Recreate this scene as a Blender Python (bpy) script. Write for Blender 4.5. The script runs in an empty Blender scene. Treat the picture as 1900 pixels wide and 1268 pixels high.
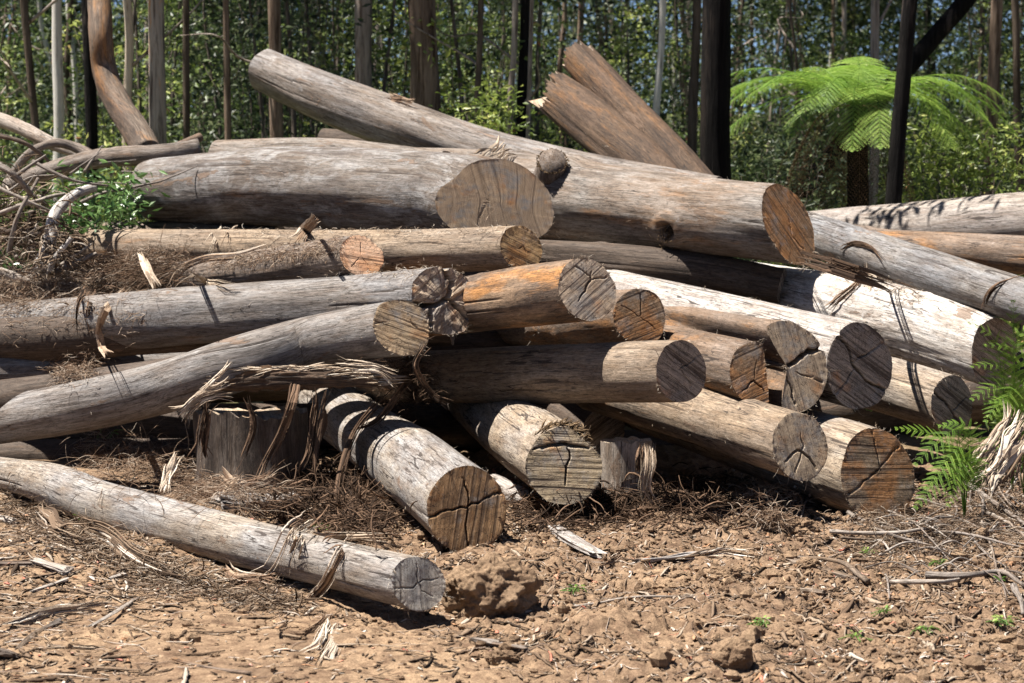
import bpy, math, random
import numpy as np
from mathutils import Vector
from mathutils.bvhtree import BVHTree

# ------------------------------------------------------------------ camera
FPX, CX, CY, HOR, CAMH = 4200.0, 950.0, 634.0, 340.0, 1.96
PITCH = math.atan((CY - HOR) / FPX)
scene = bpy.context.scene
COL = scene.collection
cam_d = bpy.data.cameras.new("camera")
cam_d.sensor_width = 36.0
cam_d.lens = FPX / 1900.0 * 36.0
cam_d.clip_start = 0.1
cam_d.clip_end = 2000
cam_d.dof.use_dof = True
cam_d.dof.focus_distance = 12.6
cam_d.dof.aperture_fstop = 4.5
cam = bpy.data.objects.new("camera", cam_d)
COL.objects.link(cam)
cam.location = (0, 0, CAMH)
cam.rotation_euler = (math.pi / 2 - PITCH, 0, 0)
scene.camera = cam

# ------------------------------------------------------------------ light
SUN_EL, SUN_AZ = math.radians(67), math.radians(185)     # azimuth from +X towards +Y
SD = Vector((math.cos(SUN_EL) * math.cos(SUN_AZ), math.cos(SUN_EL) * math.sin(SUN_AZ), math.sin(SUN_EL)))
w = bpy.data.worlds.new("World")
scene.world = w
w.use_nodes = True
wn = w.node_tree
wn.nodes.clear()
sky = wn.nodes.new('ShaderNodeTexSky')
sky.sky_type = 'NISHITA'
sky.sun_disc = False
sky.sun_elevation = SUN_EL
sky.sun_rotation = math.pi / 2 - SUN_AZ
sky.air_density = 0.35
sky.dust_density = 0.1
bg = wn.nodes.new('ShaderNodeBackground')
bg.inputs[1].default_value = 0.05
wo = wn.nodes.new('ShaderNodeOutputWorld')
wn.links.new(sky.outputs[0], bg.inputs[0])
wn.links.new(bg.outputs[0], wo.inputs[0])
sl = bpy.data.lights.new("sun", 'SUN')
sl.energy = 5.0
sl.angle = math.radians(0.53)
sl.color = (1.0, 0.95, 0.88)
so = bpy.data.objects.new("sun", sl)
COL.objects.link(so)
so.rotation_euler = SD.to_track_quat('Z', 'Y').to_euler()
scene.view_settings.view_transform = 'Standard'
scene.view_settings.look = 'None'
scene.view_settings.exposure = 1.5
scene.view_settings.gamma = 1.0
scene.view_settings.use_curve_mapping = False
scene.cycles.max_bounces = 5
scene.cycles.diffuse_bounces = 2
scene.cycles.transparent_max_bounces = 4

# ------------------------------------------------------------------ helpers
def P(px, py, D):
    cp, sp = math.cos(PITCH), math.sin(PITCH)
    u, v = (px - CX) / FPX, -(py - CY) / FPX
    d = np.array([u, cp + v * sp, -sp + v * cp])
    return np.array([0, 0, CAMH]) + d * (D / d[1])

def _hash(ix, iy, iz, seed):
    h = (ix * 374761393 + iy * 668265263 + iz * 2147483647 + seed * 974634777) & 0xFFFFFFFF
    h = ((h ^ (h >> 13)) * 1274126177) & 0xFFFFFFFF
    h = ((h ^ (h >> 16)) * 2246822519) & 0xFFFFFFFF
    return ((h ^ (h >> 15)) & 0xFFFFFF) / float(0xFFFFFF)

def vn(x, y, z, seed=0):
    x, y, z = np.broadcast_arrays(np.asarray(x, float), np.asarray(y, float), np.asarray(z, float))
    ix, iy, iz = np.floor(x).astype(np.int64), np.floor(y).astype(np.int64), np.floor(z).astype(np.int64)
    fx, fy, fz = x - ix, y - iy, z - iz
    fx, fy, fz = fx*fx*(3-2*fx), fy*fy*(3-2*fy), fz*fz*(3-2*fz)
    r = 0
    for a in (0, 1):
        for b in (0, 1):
            for c in (0, 1):
                r = r + _hash(ix+a, iy+b, iz+c, seed) * (fx if a else 1-fx) * (fy if b else 1-fy) * (fz if c else 1-fz)
    return r * 2 - 1

def fbm(x, y, z, seed=0, octv=4):
    r, a = 0, 1.0
    for o in range(octv):
        r = r + a * vn(x * 2**o, y * 2**o, z * 2**o, seed + o * 17)
        a *= 0.5
    return r

def sstep(a, b, x):
    t = np.clip((x - a) / (b - a), 0, 1)
    return t * t * (3 - 2 * t)

def tag(o, label=None, cat=None, group=None, kind=None):
    if label: o['label'] = label
    if cat: o['category'] = cat
    if group: o['group'] = group
    if kind: o['kind'] = kind
    return o

def empty(name, loc, label, cat, group=None):
    o = bpy.data.objects.new(name, None)
    o.empty_display_size = 0.1
    COL.objects.link(o)
    o.location = tuple(float(c) for c in loc)
    return tag(o, label, cat, group)

def mesh_from(name, V, F, mats=None, attrs=None, smooth=True):
    """F: list of (N,k) int arrays or one array"""
    V = np.asarray(V, dtype=np.float32)
    if not isinstance(F, (list, tuple)): F = [F]
    F = [np.asarray(f, dtype=np.int32) for f in F if len(f)]
    me = bpy.data.meshes.new(name)
    me.vertices.add(len(V))
    me.vertices.foreach_set('co', V.ravel())
    nl = sum(f.size for f in F)
    np_ = sum(len(f) for f in F)
    me.loops.add(nl)
    me.loops.foreach_set('vertex_index', np.concatenate([f.ravel() for f in F]))
    me.polygons.add(np_)
    tot = np.concatenate([np.full(len(f), f.shape[1], dtype=np.int32) for f in F])
    st = np.concatenate([[0], np.cumsum(tot)[:-1]]).astype(np.int32)
    me.polygons.foreach_set('loop_start', st)
    me.polygons.foreach_set('loop_total', tot)
    me.polygons.foreach_set('use_smooth', np.full(np_, smooth, dtype=bool))
    me.update(calc_edges=True)
    for k, a in (attrs or {}).items():
        a = np.asarray(a, dtype=np.float32)
        if a.ndim == 1:
            at = me.attributes.new(k, 'FLOAT', 'POINT'); at.data.foreach_set('value', a)
        else:
            at = me.attributes.new(k, 'FLOAT_VECTOR', 'POINT'); at.data.foreach_set('vector', a.ravel())
    if mats is not None: me.materials.append(mats)
    return me

def obj(name, V, F, mat, root=None, attrs=None, smooth=True):
    V = np.asarray(V, dtype=np.float64)
    if root is not None: V = V - np.array(root.location)
    o = bpy.data.objects.new(name, mesh_from(name, V, F, mat, attrs, smooth))
    COL.objects.link(o)
    if root is not None: o.parent = root
    return o

def copy_tree(o, parent=None):
    c = o.copy(); COL.objects.link(c); c.parent = parent
    for ch in list(o.children): copy_tree(ch, c)
    return c

# ------------------------------------------------------------------ material DSL
class NT:
    def __init__(s, name):
        s.m = bpy.data.materials.new(name); s.m.use_nodes = True
        s.t = s.m.node_tree; s.t.nodes.clear()
    def put(s, sock, v):
        if isinstance(v, bpy.types.NodeSocket): s.t.links.new(v, sock)
        elif isinstance(v, (tuple, list)) and len(v) == 3 and sock.type == 'RGBA': sock.default_value = (*v, 1)
        else: sock.default_value = v
    def attr(s, n, out='Vector'):
        a = s.t.nodes.new('ShaderNodeAttribute'); a.attribute_name = n; return a.outputs[out]
    def obj(s):
        return s.t.nodes.new('ShaderNodeTexCoord').outputs['Object']
    def pos(s):
        return s.t.nodes.new('ShaderNodeNewGeometry').outputs['Position']
    def rand(s):
        return s.t.nodes.new('ShaderNodeObjectInfo').outputs['Random']
    def map(s, v, sc=(1, 1, 1), loc=(0, 0, 0), rot=(0, 0, 0)):
        a = s.t.nodes.new('ShaderNodeMapping'); s.put(a.inputs[0], v)
        a.inputs['Location'].default_value = loc; a.inputs['Rotation'].default_value = rot; a.inputs['Scale'].default_value = sc
        return a.outputs[0]
    def noise(s, v, scale=5, detail=4, rough=0.55, dist=0):
        a = s.t.nodes.new('ShaderNodeTexNoise'); s.put(a.inputs['Vector'], v)
        a.inputs['Scale'].default_value = scale; a.inputs['Detail'].default_value = detail
        a.inputs['Roughness'].default_value = rough; a.inputs['Distortion'].default_value = dist
        return a.outputs[0]
    def voro(s, v, scale=5, feat='F1', out='Distance'):
        a = s.t.nodes.new('ShaderNodeTexVoronoi'); a.feature = feat; s.put(a.inputs['Vector'], v)
        a.inputs['Scale'].default_value = scale
        return a.outputs[out]
    def ramp(s, f, stops, interp='LINEAR'):
        a = s.t.nodes.new('ShaderNodeValToRGB'); s.put(a.inputs[0], f); cr = a.color_ramp; cr.interpolation = interp
        while len(cr.elements) < len(stops): cr.elements.new(0.5)
        for e, (p, c) in zip(cr.elements, stops):
            e.position = p; e.color = (c, c, c, 1) if not isinstance(c, (tuple, list)) else (*c, 1)
        return a.outputs[0]
    def mix(s, f, a, b, mode='MIX'):
        n = s.t.nodes.new('ShaderNodeMix'); n.data_type = 'RGBA'; n.blend_type = mode
        s.put(n.inputs[0], f); s.put(n.inputs[6], a); s.put(n.inputs[7], b)
        return n.outputs[2]
    def math(s, op, a, b=0.0, clamp=False):
        n = s.t.nodes.new('ShaderNodeMath'); n.operation = op; n.use_clamp = clamp
        s.put(n.inputs[0], a); s.put(n.inputs[1], b)
        return n.outputs[0]
    def sep(s, v):
        n = s.t.nodes.new('ShaderNodeSeparateXYZ'); s.put(n.inputs[0], v); return n.outputs
    def vlen(s, v):
        n = s.t.nodes.new('ShaderNodeVectorMath'); n.operation = 'LENGTH'; s.put(n.inputs[0], v); return n.outputs['Value']
    def bump(s, h, strength=0.5, dist=0.01):
        n = s.t.nodes.new('ShaderNodeBump'); n.inputs['Strength'].default_value = strength
        n.inputs['Distance'].default_value = dist; s.put(n.inputs['Height'], h); return n.outputs[0]
    def out(s, col, rough=0.85, normal=None, transl=0.0, spec=0.2):
        p = s.t.nodes.new('ShaderNodeBsdfPrincipled'); s.put(p.inputs['Base Color'], col); s.put(p.inputs['Roughness'], rough)
        p.inputs['Specular IOR Level'].default_value = spec
        if normal is not None: s.t.links.new(normal, p.inputs['Normal'])
        o = s.t.nodes.new('ShaderNodeOutputMaterial'); r = p.outputs[0]
        if transl:
            t = s.t.nodes.new('ShaderNodeBsdfTranslucent'); s.put(t.inputs[0], col)
            x = s.t.nodes.new('ShaderNodeMixShader'); x.inputs[0].default_value = transl
            s.t.links.new(r, x.inputs[1]); s.t.links.new(t.outputs[0], x.inputs[2]); r = x.outputs[0]
        s.t.links.new(r, o.inputs[0])
        return s.m

GREY = (0.31, 0.285, 0.27); TAN = (0.42, 0.275, 0.155); BRN = (0.17, 0.115, 0.08); ORG = (0.50, 0.24, 0.085)

def wood(name, a=GREY, b=TAN, seed=0, orange=0.25, dark=0.3, white=0.15, crack=0.6, spiral=0.0, val=1.0, bark=0.3):
    """weathered debarked wood; grain runs along gc.z"""
    n = NT(name)
    off = (seed * 3.17, seed * 1.71, seed * 5.3)
    g = n.attr('gc')
    big = n.noise(n.map(g, (1, 1, 0.35), off), 3.2, 4, 0.6)
    mid = n.noise(n.map(g, (1, 1, 0.13), off), 20, 7, 0.72, 0.15)
    fine = n.noise(n.map(g, (1, 1, 0.09), off), 120, 5, 0.85)
    spk = n.noise(n.map(g, (1, 1, 0.55), off), 42, 5, 0.8)
    c = n.mix(n.ramp(big, [(0.40, 0), (0.58, 1)]), a, b)
    c = n.mix(n.ramp(mid, [(0.36, 0), (0.62, 1)]), n.mix(0.62, c, BRN), n.mix(min(0.34, 0.08 + white), c, (0.60, 0.58, 0.56)))
    o = n.noise(n.map(g, (1, 1, 0.22), (off[1], off[2], off[0])), 4.5, 5, 0.7)
    c = n.mix(n.math('MULTIPLY', n.ramp(o, [(0.66 - 0.3 * orange, 0), (0.78 - 0.3 * orange, 1)]), min(1, 0.35 + orange)), c, ORG)
    d = n.noise(n.map(g, (1, 1, 0.18), (off[2], off[0], off[1])), 6, 6, 0.7, 0.4)
    c = n.mix(n.math('MULTIPLY', n.ramp(d, [(0.62 - 0.25 * dark, 0), (0.74 - 0.2 * dark, 1)]), min(1.0, 0.4 + 0.6 * dark)), c, (0.075, 0.052, 0.04))
    wh = n.noise(n.map(g, (1, 1, 0.5), (off[2] + 7, off[1], off[0])), 7, 7, 0.75, 0.8)
    c = n.mix(n.math('MULTIPLY', n.ramp(wh, [(0.68 - 0.3 * white, 0), (0.8 - 0.3 * white, 1)]), 0.65), c, (0.62, 0.6, 0.58))
    # scuffs across the grain
    sc = n.noise(n.map(g, (0.5, 0.5, 5.5), off, (0.25, 0.1, 0)), 7, 6, 0.8, 0.2)
    c = n.mix(n.math('MULTIPLY', n.ramp(sc, [(0.72 - 0.12 * white, 0), (0.77 - 0.12 * white, 1)]), 0.6), c, (0.72, 0.69, 0.66))
    c = n.mix(1.0, c, n.ramp(fine, [(0.36, 0.36 * val), (0.5, 0.76 * val), (0.64, 1.05 * val)]), 'MULTIPLY')
    c = n.mix(1.0, c, n.ramp(spk, [(0.34, 0.5), (0.44, 0.95), (0.62, 1.12)]), 'MULTIPLY')
    # drying cracks
    k = n.noise(n.map(g, (1, 1, 0.055), (off[1] + 3, off[0], off[2])), 13, 3, 0.5, 0.25)
    k = n.math('ABSOLUTE', n.math('SUBTRACT', k, 0.5))
    gate = n.noise(n.map(g, (1, 1, 0.25), (off[0] + 9, off[2], off[1])), 5, 2, 0.5)
    wdt = n.math('MULTIPLY', n.ramp(gate, [(0.62 - 0.22 * crack, 0), (0.74 - 0.1 * crack, 1)]), 0.016)
    line = n.math('LESS_THAN', k, wdt)
    k3 = n.noise(n.map(g, (1, 1, 0.045), (off[0] + 13, off[1], off[2])), 34, 2, 0.5, 0.1)
    k3 = n.math('ABSOLUTE', n.math('SUBTRACT', k3, 0.5))
    gate3 = n.noise(n.map(g, (1, 1, 0.3), (off[2] + 9, off[0], off[1])), 7, 3, 0.6)
    line3 = n.math('LESS_THAN', k3, n.math('MULTIPLY', n.ramp(gate3, [(0.5 - 0.12 * crack, 0), (0.62, 1)]), 0.018))
    c = n.mix(n.math('MULTIPLY', line3, 0.7), c, (0.04, 0.03, 0.024))
    c = n.mix(n.math('MULTIPLY', line, 0.85), c, (0.03, 0.022, 0.018))
    # scraps of inner bark still clinging
    bp = n.noise(n.map(g, (1, 1, 0.3), (off[1] + 11, off[2], off[0] + 4)), 5.5, 7, 0.7, 0.5)
    bpm = n.ramp(bp, [(0.66 - 0.12 * bark, 0), (0.675 - 0.12 * bark, 1)])
    c = n.mix(n.math('MULTIPLY', bpm, 0.75), c, n.mix(fine, (0.07, 0.045, 0.03), (0.24, 0.16, 0.11)))
    c = n.mix(n.attr('kn', 'Fac'), c, (0.035, 0.024, 0.018))
    h = n.math('ADD', n.math('MULTIPLY', fine, 0.5), n.math('MULTIPLY', spk, 0.7))
    h = n.math('SUBTRACT', h, n.math('MULTIPLY', line3, 0.6))
    h = n.math('ADD', h, n.math('MULTIPLY', bpm, 0.5))
    h = n.math('SUBTRACT', h, n.math('MULTIPLY', line, 1.2))
    return n.out(c, 0.8, n.bump(h, 0.75, 0.009), spec=0.25)

def endgrain(name, a=(0.24, 0.17, 0.115), b=(0.34, 0.25, 0.17), seed=0, kerf=0.6, ang=20, orange=0.3, grey=0.3, rays=0.7):
    """sawn end: growth rings round the pith, chainsaw kerfs across, ray checks"""
    n = NT(name)
    g = n.attr('gc')
    off = (seed * 2.3, seed * 1.3, 0)
    big = n.noise(n.map(g, (1, 1, 1), off), 7, 4, 0.6)
    r = n.math('ADD', n.vlen(g), n.math('MULTIPLY', n.noise(g, 6, 3), 0.03))
    rings = n.math('SINE', n.math('MULTIPLY', r, 420.0))
    rings2 = n.math('SINE', n.math('MULTIPLY', r, 150.0))
    c = n.mix(n.ramp(big, [(0.35, 0), (0.65, 1)]), a, b)
    c = n.mix(n.math('MULTIPLY', n.ramp(n.noise(n.map(g, (1, 1, 1), (off[0] + 5, 3, 0)), 5, 3), [(0.6 - 0.25 * orange, 0), (0.75 - 0.25 * orange, 1)]), 0.75), c, (0.46, 0.21, 0.075))
    c = n.mix(n.math('MULTIPLY', n.ramp(n.noise(n.map(g, (1, 1, 1), (off[0] + 1, 8, 0)), 6, 5, 0.7), [(0.58 - 0.25 * grey, 0), (0.72 - 0.2 * grey, 1)]), 0.8), c, (0.27, 0.26, 0.25))
    c = n.mix(0.12, c, n.ramp(rings, [(0, 0.2), (1, 0.9)]), 'SOFT_LIGHT')
    c = n.mix(0.12, c, n.ramp(rings2, [(0, 0.3), (1, 0.8)]), 'SOFT_LIGHT')
    gk = n.map(g, (1, 1, 1), (0, 0, 0), (0, 0, math.radians(ang)))
    k1 = n.noise(n.map(gk, (2.0, 55, 1), off), 1, 4, 0.8)
    k2 = n.noise(n.map(gk, (1.0, 34, 1), (off[0] + 4, 2, 0)), 1, 1, 0.4)
    c = n.mix(1.0, c, n.ramp(k1, [(0.38, 0.85 - 0.75 * kerf), (0.50, 0.82), (0.62, min(1.0, 0.85 + 0.4 * kerf))]), 'MULTIPLY')
    c = n.mix(n.math('MULTIPLY', n.ramp(k2, [(0.58, 0), (0.63, 1)]), min(1, 1.05 * kerf)), c, (0.05, 0.036, 0.028))
    gq = n.sep(gk)
    ph = n.math('ADD', n.math('MULTIPLY', gq[1], 112.0), n.math('MULTIPLY', n.noise(n.map(gk, (1, 1, 1), (off[0] + 9, 4, 0)), 9, 2), 6.0))
    gt = n.noise(n.map(gk, (2.5, 14, 1), (off[0] + 2, 1, 0)), 1, 2, 0.5)
    kl = n.math('LESS_THAN', n.math('ABSOLUTE', n.math('SINE', ph)), n.math('MULTIPLY', n.ramp(gt, [(0.38, 0), (0.6, 1)]), 0.24 * min(1, kerf * 1.4)))
    c = n.mix(n.math('MULTIPLY', kl, 0.78), c, (0.045, 0.032, 0.024))
    c = n.mix(n.math('MULTIPLY', n.ramp(k1, [(0.56, 0), (0.66, 1)]), 0.45 * kerf), c, (0.55, 0.46, 0.36))
    xyz = n.sep(g)
    an = n.math('ARCTAN2', xyz[1], xyz[0])
    cmb = n.t.nodes.new('ShaderNodeCombineXYZ'); n.put(cmb.inputs[0], n.math('MULTIPLY', an, 3.2)); n.put(cmb.inputs[1], n.math('MULTIPLY', r, 5.0)); cmb.inputs[2].default_value = seed
    ray = n.math('ABSOLUTE', n.math('SUBTRACT', n.noise(cmb.outputs[0], 1.6, 3, 0.6), 0.5))
    c = n.mix(n.math('MULTIPLY', n.math('LESS_THAN', ray, 0.010), rays), c, (0.035, 0.025, 0.02))
    rim = n.ramp(n.vlen(g), [(0.0, 0), (1.0, 1)])
    h = n.math('ADD', n.math('MULTIPLY', k1, 1.0), n.math('MULTIPLY', n.noise(g, 160, 3, 0.7), 0.5))
    h = n.math('SUBTRACT', h, n.ramp(k2, [(0.58, 0), (0.7, 0.8)]))
    return n.out(c, 0.9, n.bump(h, 0.35 + 0.3 * kerf, 0.008), spec=0.15)

def strandmat(name, stops, bump=True):
    n = NT(name)
    c = n.ramp(n.attr('rnd', 'Fac'), stops)
    f = n.noise(n.map(n.pos(), (1, 1, 1)), 140, 3, 0.7)
    c = n.mix(1.0, c, n.ramp(f, [(0.3, 0.55), (0.75, 1.2)]), 'MULTIPLY')
    return n.out(c, 0.9, n.bump(f, 0.6, 0.004) if bump else None, spec=0.15)

def leafmat(name, stops, transl=0.35, spec=0.35, rough=0.45):
    n = NT(name)
    c = n.ramp(n.attr('rnd', 'Fac'), stops)
    return n.out(c, rough, None, transl, spec)

def barkmat(name, a, b, dark=(0.04, 0.03, 0.025), sc=1.0, contrast=1.0, patch=None, bumpd=0.03):
    n = NT(name)
    g = n.obj()
    st = n.noise(n.map(g, (1, 1, 0.08)), 22 * sc, 6, 0.7, 0.3)
    big = n.noise(n.map(g, (1, 1, 0.3)), 3 * sc, 4, 0.6)
    c = n.mix(n.ramp(big, [(0.38, 0), (0.62, 1)]), a, b)
    c = n.mix(n.ramp(st, [(0.36, 1), (0.36 + 0.2 * contrast, 0)]), c, dark)
    if patch:
        pz = n.noise(n.map(g, (1, 1, 0.15)), 4, 5, 0.7)
        c = n.mix(n.ramp(pz, [(0.55, 0), (0.62, 1)]), c, patch)
    return n.out(c, 0.92, n.bump(st, 0.9, bumpd), spec=0.1)

# ------------------------------------------------------------------ terrain height
def gz(x, y):
    x, y = np.asarray(x, float), np.asarray(y, float)
    base = 0.028 * np.clip(y - 19, 0, 60) + 0.045 * np.clip(y - 80, 0, 200)
    base = base + 0.10 * fbm(x * 0.12, y * 0.12, 0, 3, 2) * sstep(16, 24, y)
    near = sstep(22, 14, y)
    # flat trodden patch on the left, churned clods on the right
    rough = 0.22 + 0.78 * sstep(-1.1, 0.2, x + 0.25 * vn(x * 1.3, y * 1.3, 0, 8) + 0.25 * (y - 10.0))
    rough = rough * (0.35 + 0.65 * sstep(8.2, 9.6, y) + 0.2)
    f = fbm(x * 2.0, y * 2.0, 0, 21, 3) * 0.030
    cl = fbm(x * 9.0, y * 9.0, 1.5, 33, 3)
    cl = np.clip(cl, 0.0, 2) * 0.034
    c2 = np.clip(fbm(x * 21.0, y * 21.0, 7.5, 35, 2) - 0.15, 0, 2) * 0.014
    sm = fbm(x * 34.0, y * 34.0, 4.5, 44, 3) * 0.0095 + c2
    sm2 = vn(x * 75.0, y * 75.0, 0.5, 45) * 0.0028
    z = base + near * (f + rough * (cl + sm) + (0.35 + 0.65 * rough) * sm2)
    # heap of soil and bark on the left, churned ridge at the foot of the pile on the right
    z = z + 0.10 * np.exp(-(((x + 2.55) / 0.8) ** 2 + ((y - 11.5) / 0.8) ** 2))
    z = z + 0.07 * np.exp(-(((x - 1.35) / 0.75) ** 2 + ((y - 12.35) / 0.4) ** 2)) * (1 + 0.5 * vn(x * 7, y * 7, 3, 5))
    return z

# ------------------------------------------------------------------ strands (bark strips, twigs, fibres)
def strands(rng, p0, d0, L, W, T, m=5, curl=0.3, taper=0.7, up=None, hug=None, sag=0.0, flat=True):
    """p0 (n,3) starts, d0 (n,3) directions, L W T (n,) sizes -> V, F, rnd ; each strand a closed flat prism"""
    n = len(p0)
    d = d0 / (np.linalg.norm(d0, axis=1, keepdims=True) + 1e-9)
    step = (L / (m - 1))[:, None]
    pts = [p0.copy()]; dirs = [d.copy()]
    bend = rng.normal(0, 1, (n, 3)) * curl
    for i in range(m - 1):
        bend = bend * 0.6 + rng.normal(0, 1, (n, 3)) * curl * 0.6
        d = d + bend * (2.0 / (m - 1)) * 1.6
        d[:, 2] -= sag * 2.0 / (m - 1)
        d = d / (np.linalg.norm(d, axis=1, keepdims=True) + 1e-9)
        pts.append(pts[-1] + d * step); dirs.append(d.copy())
    pts = np.stack(pts, 1); dirs = np.stack(dirs, 1)
    if hug is not None:
        zz = hug(pts[..., 0], pts[..., 1])
        arch = np.abs(rng.normal(0, 1, (n, 1))) * 0.006
        pts[..., 2] = zz + np.maximum(0.0025, arch * np.linspace(0.3, 1, m)[None, :]) + T[:, None] * 0.5
    U = rng.normal(0, 1, (n, 1, 3)) * (0.25 if flat else 1) + (np.array([0, 0, 1.0]) if up is None else up)
    U = np.broadcast_to(U, dirs.shape)
    S = np.cross(dirs, U); S /= (np.linalg.norm(S, axis=2, keepdims=True) + 1e-9)
    Nn = np.cross(S, dirs)
    t = np.linspace(0, 1, m)
    prof = (1 - taper * np.abs(t - 0.42) ** 1.6 / (0.58 ** 1.6))[None, :, None]
    wv = W[:, None, None] * 0.5 * prof * (1 + 0.25 * rng.normal(0, 1, (n, m, 1)).clip(-1.5, 1.5))
    tv = T[:, None, None] * prof
    ring = np.stack([pts + S * wv, pts + Nn * tv, pts - S * wv], 2)      # n,m,3,3
    V = ring.reshape(-1, 3)
    base = (np.arange(n) * m * 3)[:, None, None]
    i = np.arange(m - 1)[None, :, None] * 3
    k = np.arange(3)[None, None, :]
    a = base + i + k; b = base + i + (k + 1) % 3
    Q = np.stack([a, b, b + 3, a + 3], -1).reshape(-1, 4)
    c0 = (np.arange(n) * m * 3)[:, None] + np.array([2, 1, 0])
    c1 = (np.arange(n) * m * 3)[:, None] + (m - 1) * 3 + np.array([0, 1, 2])
    rnd = np.repeat(rng.random(n), m * 3)
    return V, [Q, np.concatenate([c0, c1])], rnd

def merge(parts):
    """parts: list of (V, [Q,T], rnd)"""
    V, Q, T, R, o = [], [], [], [], 0
    for v, f, r in parts:
        V.append(v); R.append(r)
        Q.append(f[0] + o)
        if len(f) > 1: T.append(f[1] + o)
        o += len(v)
    F = [np.concatenate(Q)] + ([np.concatenate(T)] if T else [])
    return np.concatenate(V), F, np.concatenate(R)

def tube(pts, rad, k=8, noise=0.0, seed=0, nf=8.0, caps=True):
    pts = np.asarray(pts, float); rad = np.asarray(rad, float); m = len(pts)
    T = np.gradient(pts, axis=0); T /= np.linalg.norm(T, axis=1, keepdims=True) + 1e-9
    ref = np.eye(3)[int(np.argmin(np.abs(T).max(0)))]
    A = np.cross(ref, T); A /= np.linalg.norm(A, axis=1, keepdims=True) + 1e-9
    B = np.cross(T, A)
    th = np.arange(k) / k * 2 * np.pi
    dirn = A[:, None] * np.cos(th)[None, :, None] + B[:, None] * np.sin(th)[None, :, None]
    rr = np.broadcast_to(rad[:, None], (m, k)).copy()
    if noise:
        q = pts[:, None] * 1.0 + dirn * rad[:, None, None]
        rr *= 1 + noise * fbm(q[..., 0] * nf, q[..., 1] * nf, q[..., 2] * nf * 0.25, seed, 3)
    V = (pts[:, None] + dirn * rr[..., None]).reshape(-1, 3)
    i = np.arange(m - 1)[:, None] * k; j = np.arange(k)[None]
    Q = np.stack([i + j, i + (j + 1) % k, i + k + (j + 1) % k, i + k + j], -1).reshape(-1, 4)
    Tr = np.zeros((0, 3), int)
    if caps:
        V = np.concatenate([V, pts[:1], pts[-1:]])
        a, b = m * k, m * k + 1
        j = np.arange(k)
        Tr = np.concatenate([np.stack([np.full(k, a), (j + 1) % k, j], -1),
                             np.stack([np.full(k, b), (m - 1) * k + j, (m - 1) * k + (j + 1) % k], -1)])
    L = np.concatenate([[0], np.cumsum(np.linalg.norm(np.diff(pts, axis=0), axis=1))])
    gc = np.stack([np.cos(th)[None] * rad[:, None], np.sin(th)[None] * rad[:, None], np.broadcast_to(L[:, None], (m, k))], -1).reshape(-1, 3)
    if caps: gc = np.concatenate([gc, [[0, 0, 0]], [[0, 0, L[-1]]]])
    return V, [Q, Tr], gc

def spline(pts, n):
    """Catmull-Rom through rows of pts, n samples evenly in chord length"""
    p = np.asarray(pts, float)
    e = np.concatenate([[2 * p[0] - p[1]], p, [2 * p[-1] - p[-2]]])
    cl = np.concatenate([[0], np.cumsum(np.linalg.norm(np.diff(p[:, :3], axis=0), axis=1))])
    s = np.linspace(0, cl[-1], n)
    k = np.clip(np.searchsorted(cl, s, side='right') - 1, 0, len(p) - 2)
    t = ((s - cl[k]) / (cl[k + 1] - cl[k] + 1e-9))[:, None]
    a, b, c, d = e[k], e[k + 1], e[k + 2], e[k + 3]
    return 0.5 * ((2 * b) + (-a + c) * t + (2 * a - 5 * b + 4 * c - d) * t * t + (-a + 3 * b - 3 * c + d) * t ** 3), s

# ------------------------------------------------------------------ logs
ALLV, ALLF, _off = [], [], [0]
def solid(V, F):
    ALLV.append(np.asarray(V)); 
    for f in F:
        for q in f: ALLF.append([int(i) + _off[0] for i in q])
    _off[0] += len(V)

M_fray = strandmat('frayed fibre', [(0, (0.2, 0.14, 0.09)), (0.5, (0.4, 0.32, 0.24)), (1, (0.62, 0.55, 0.46))])

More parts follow.
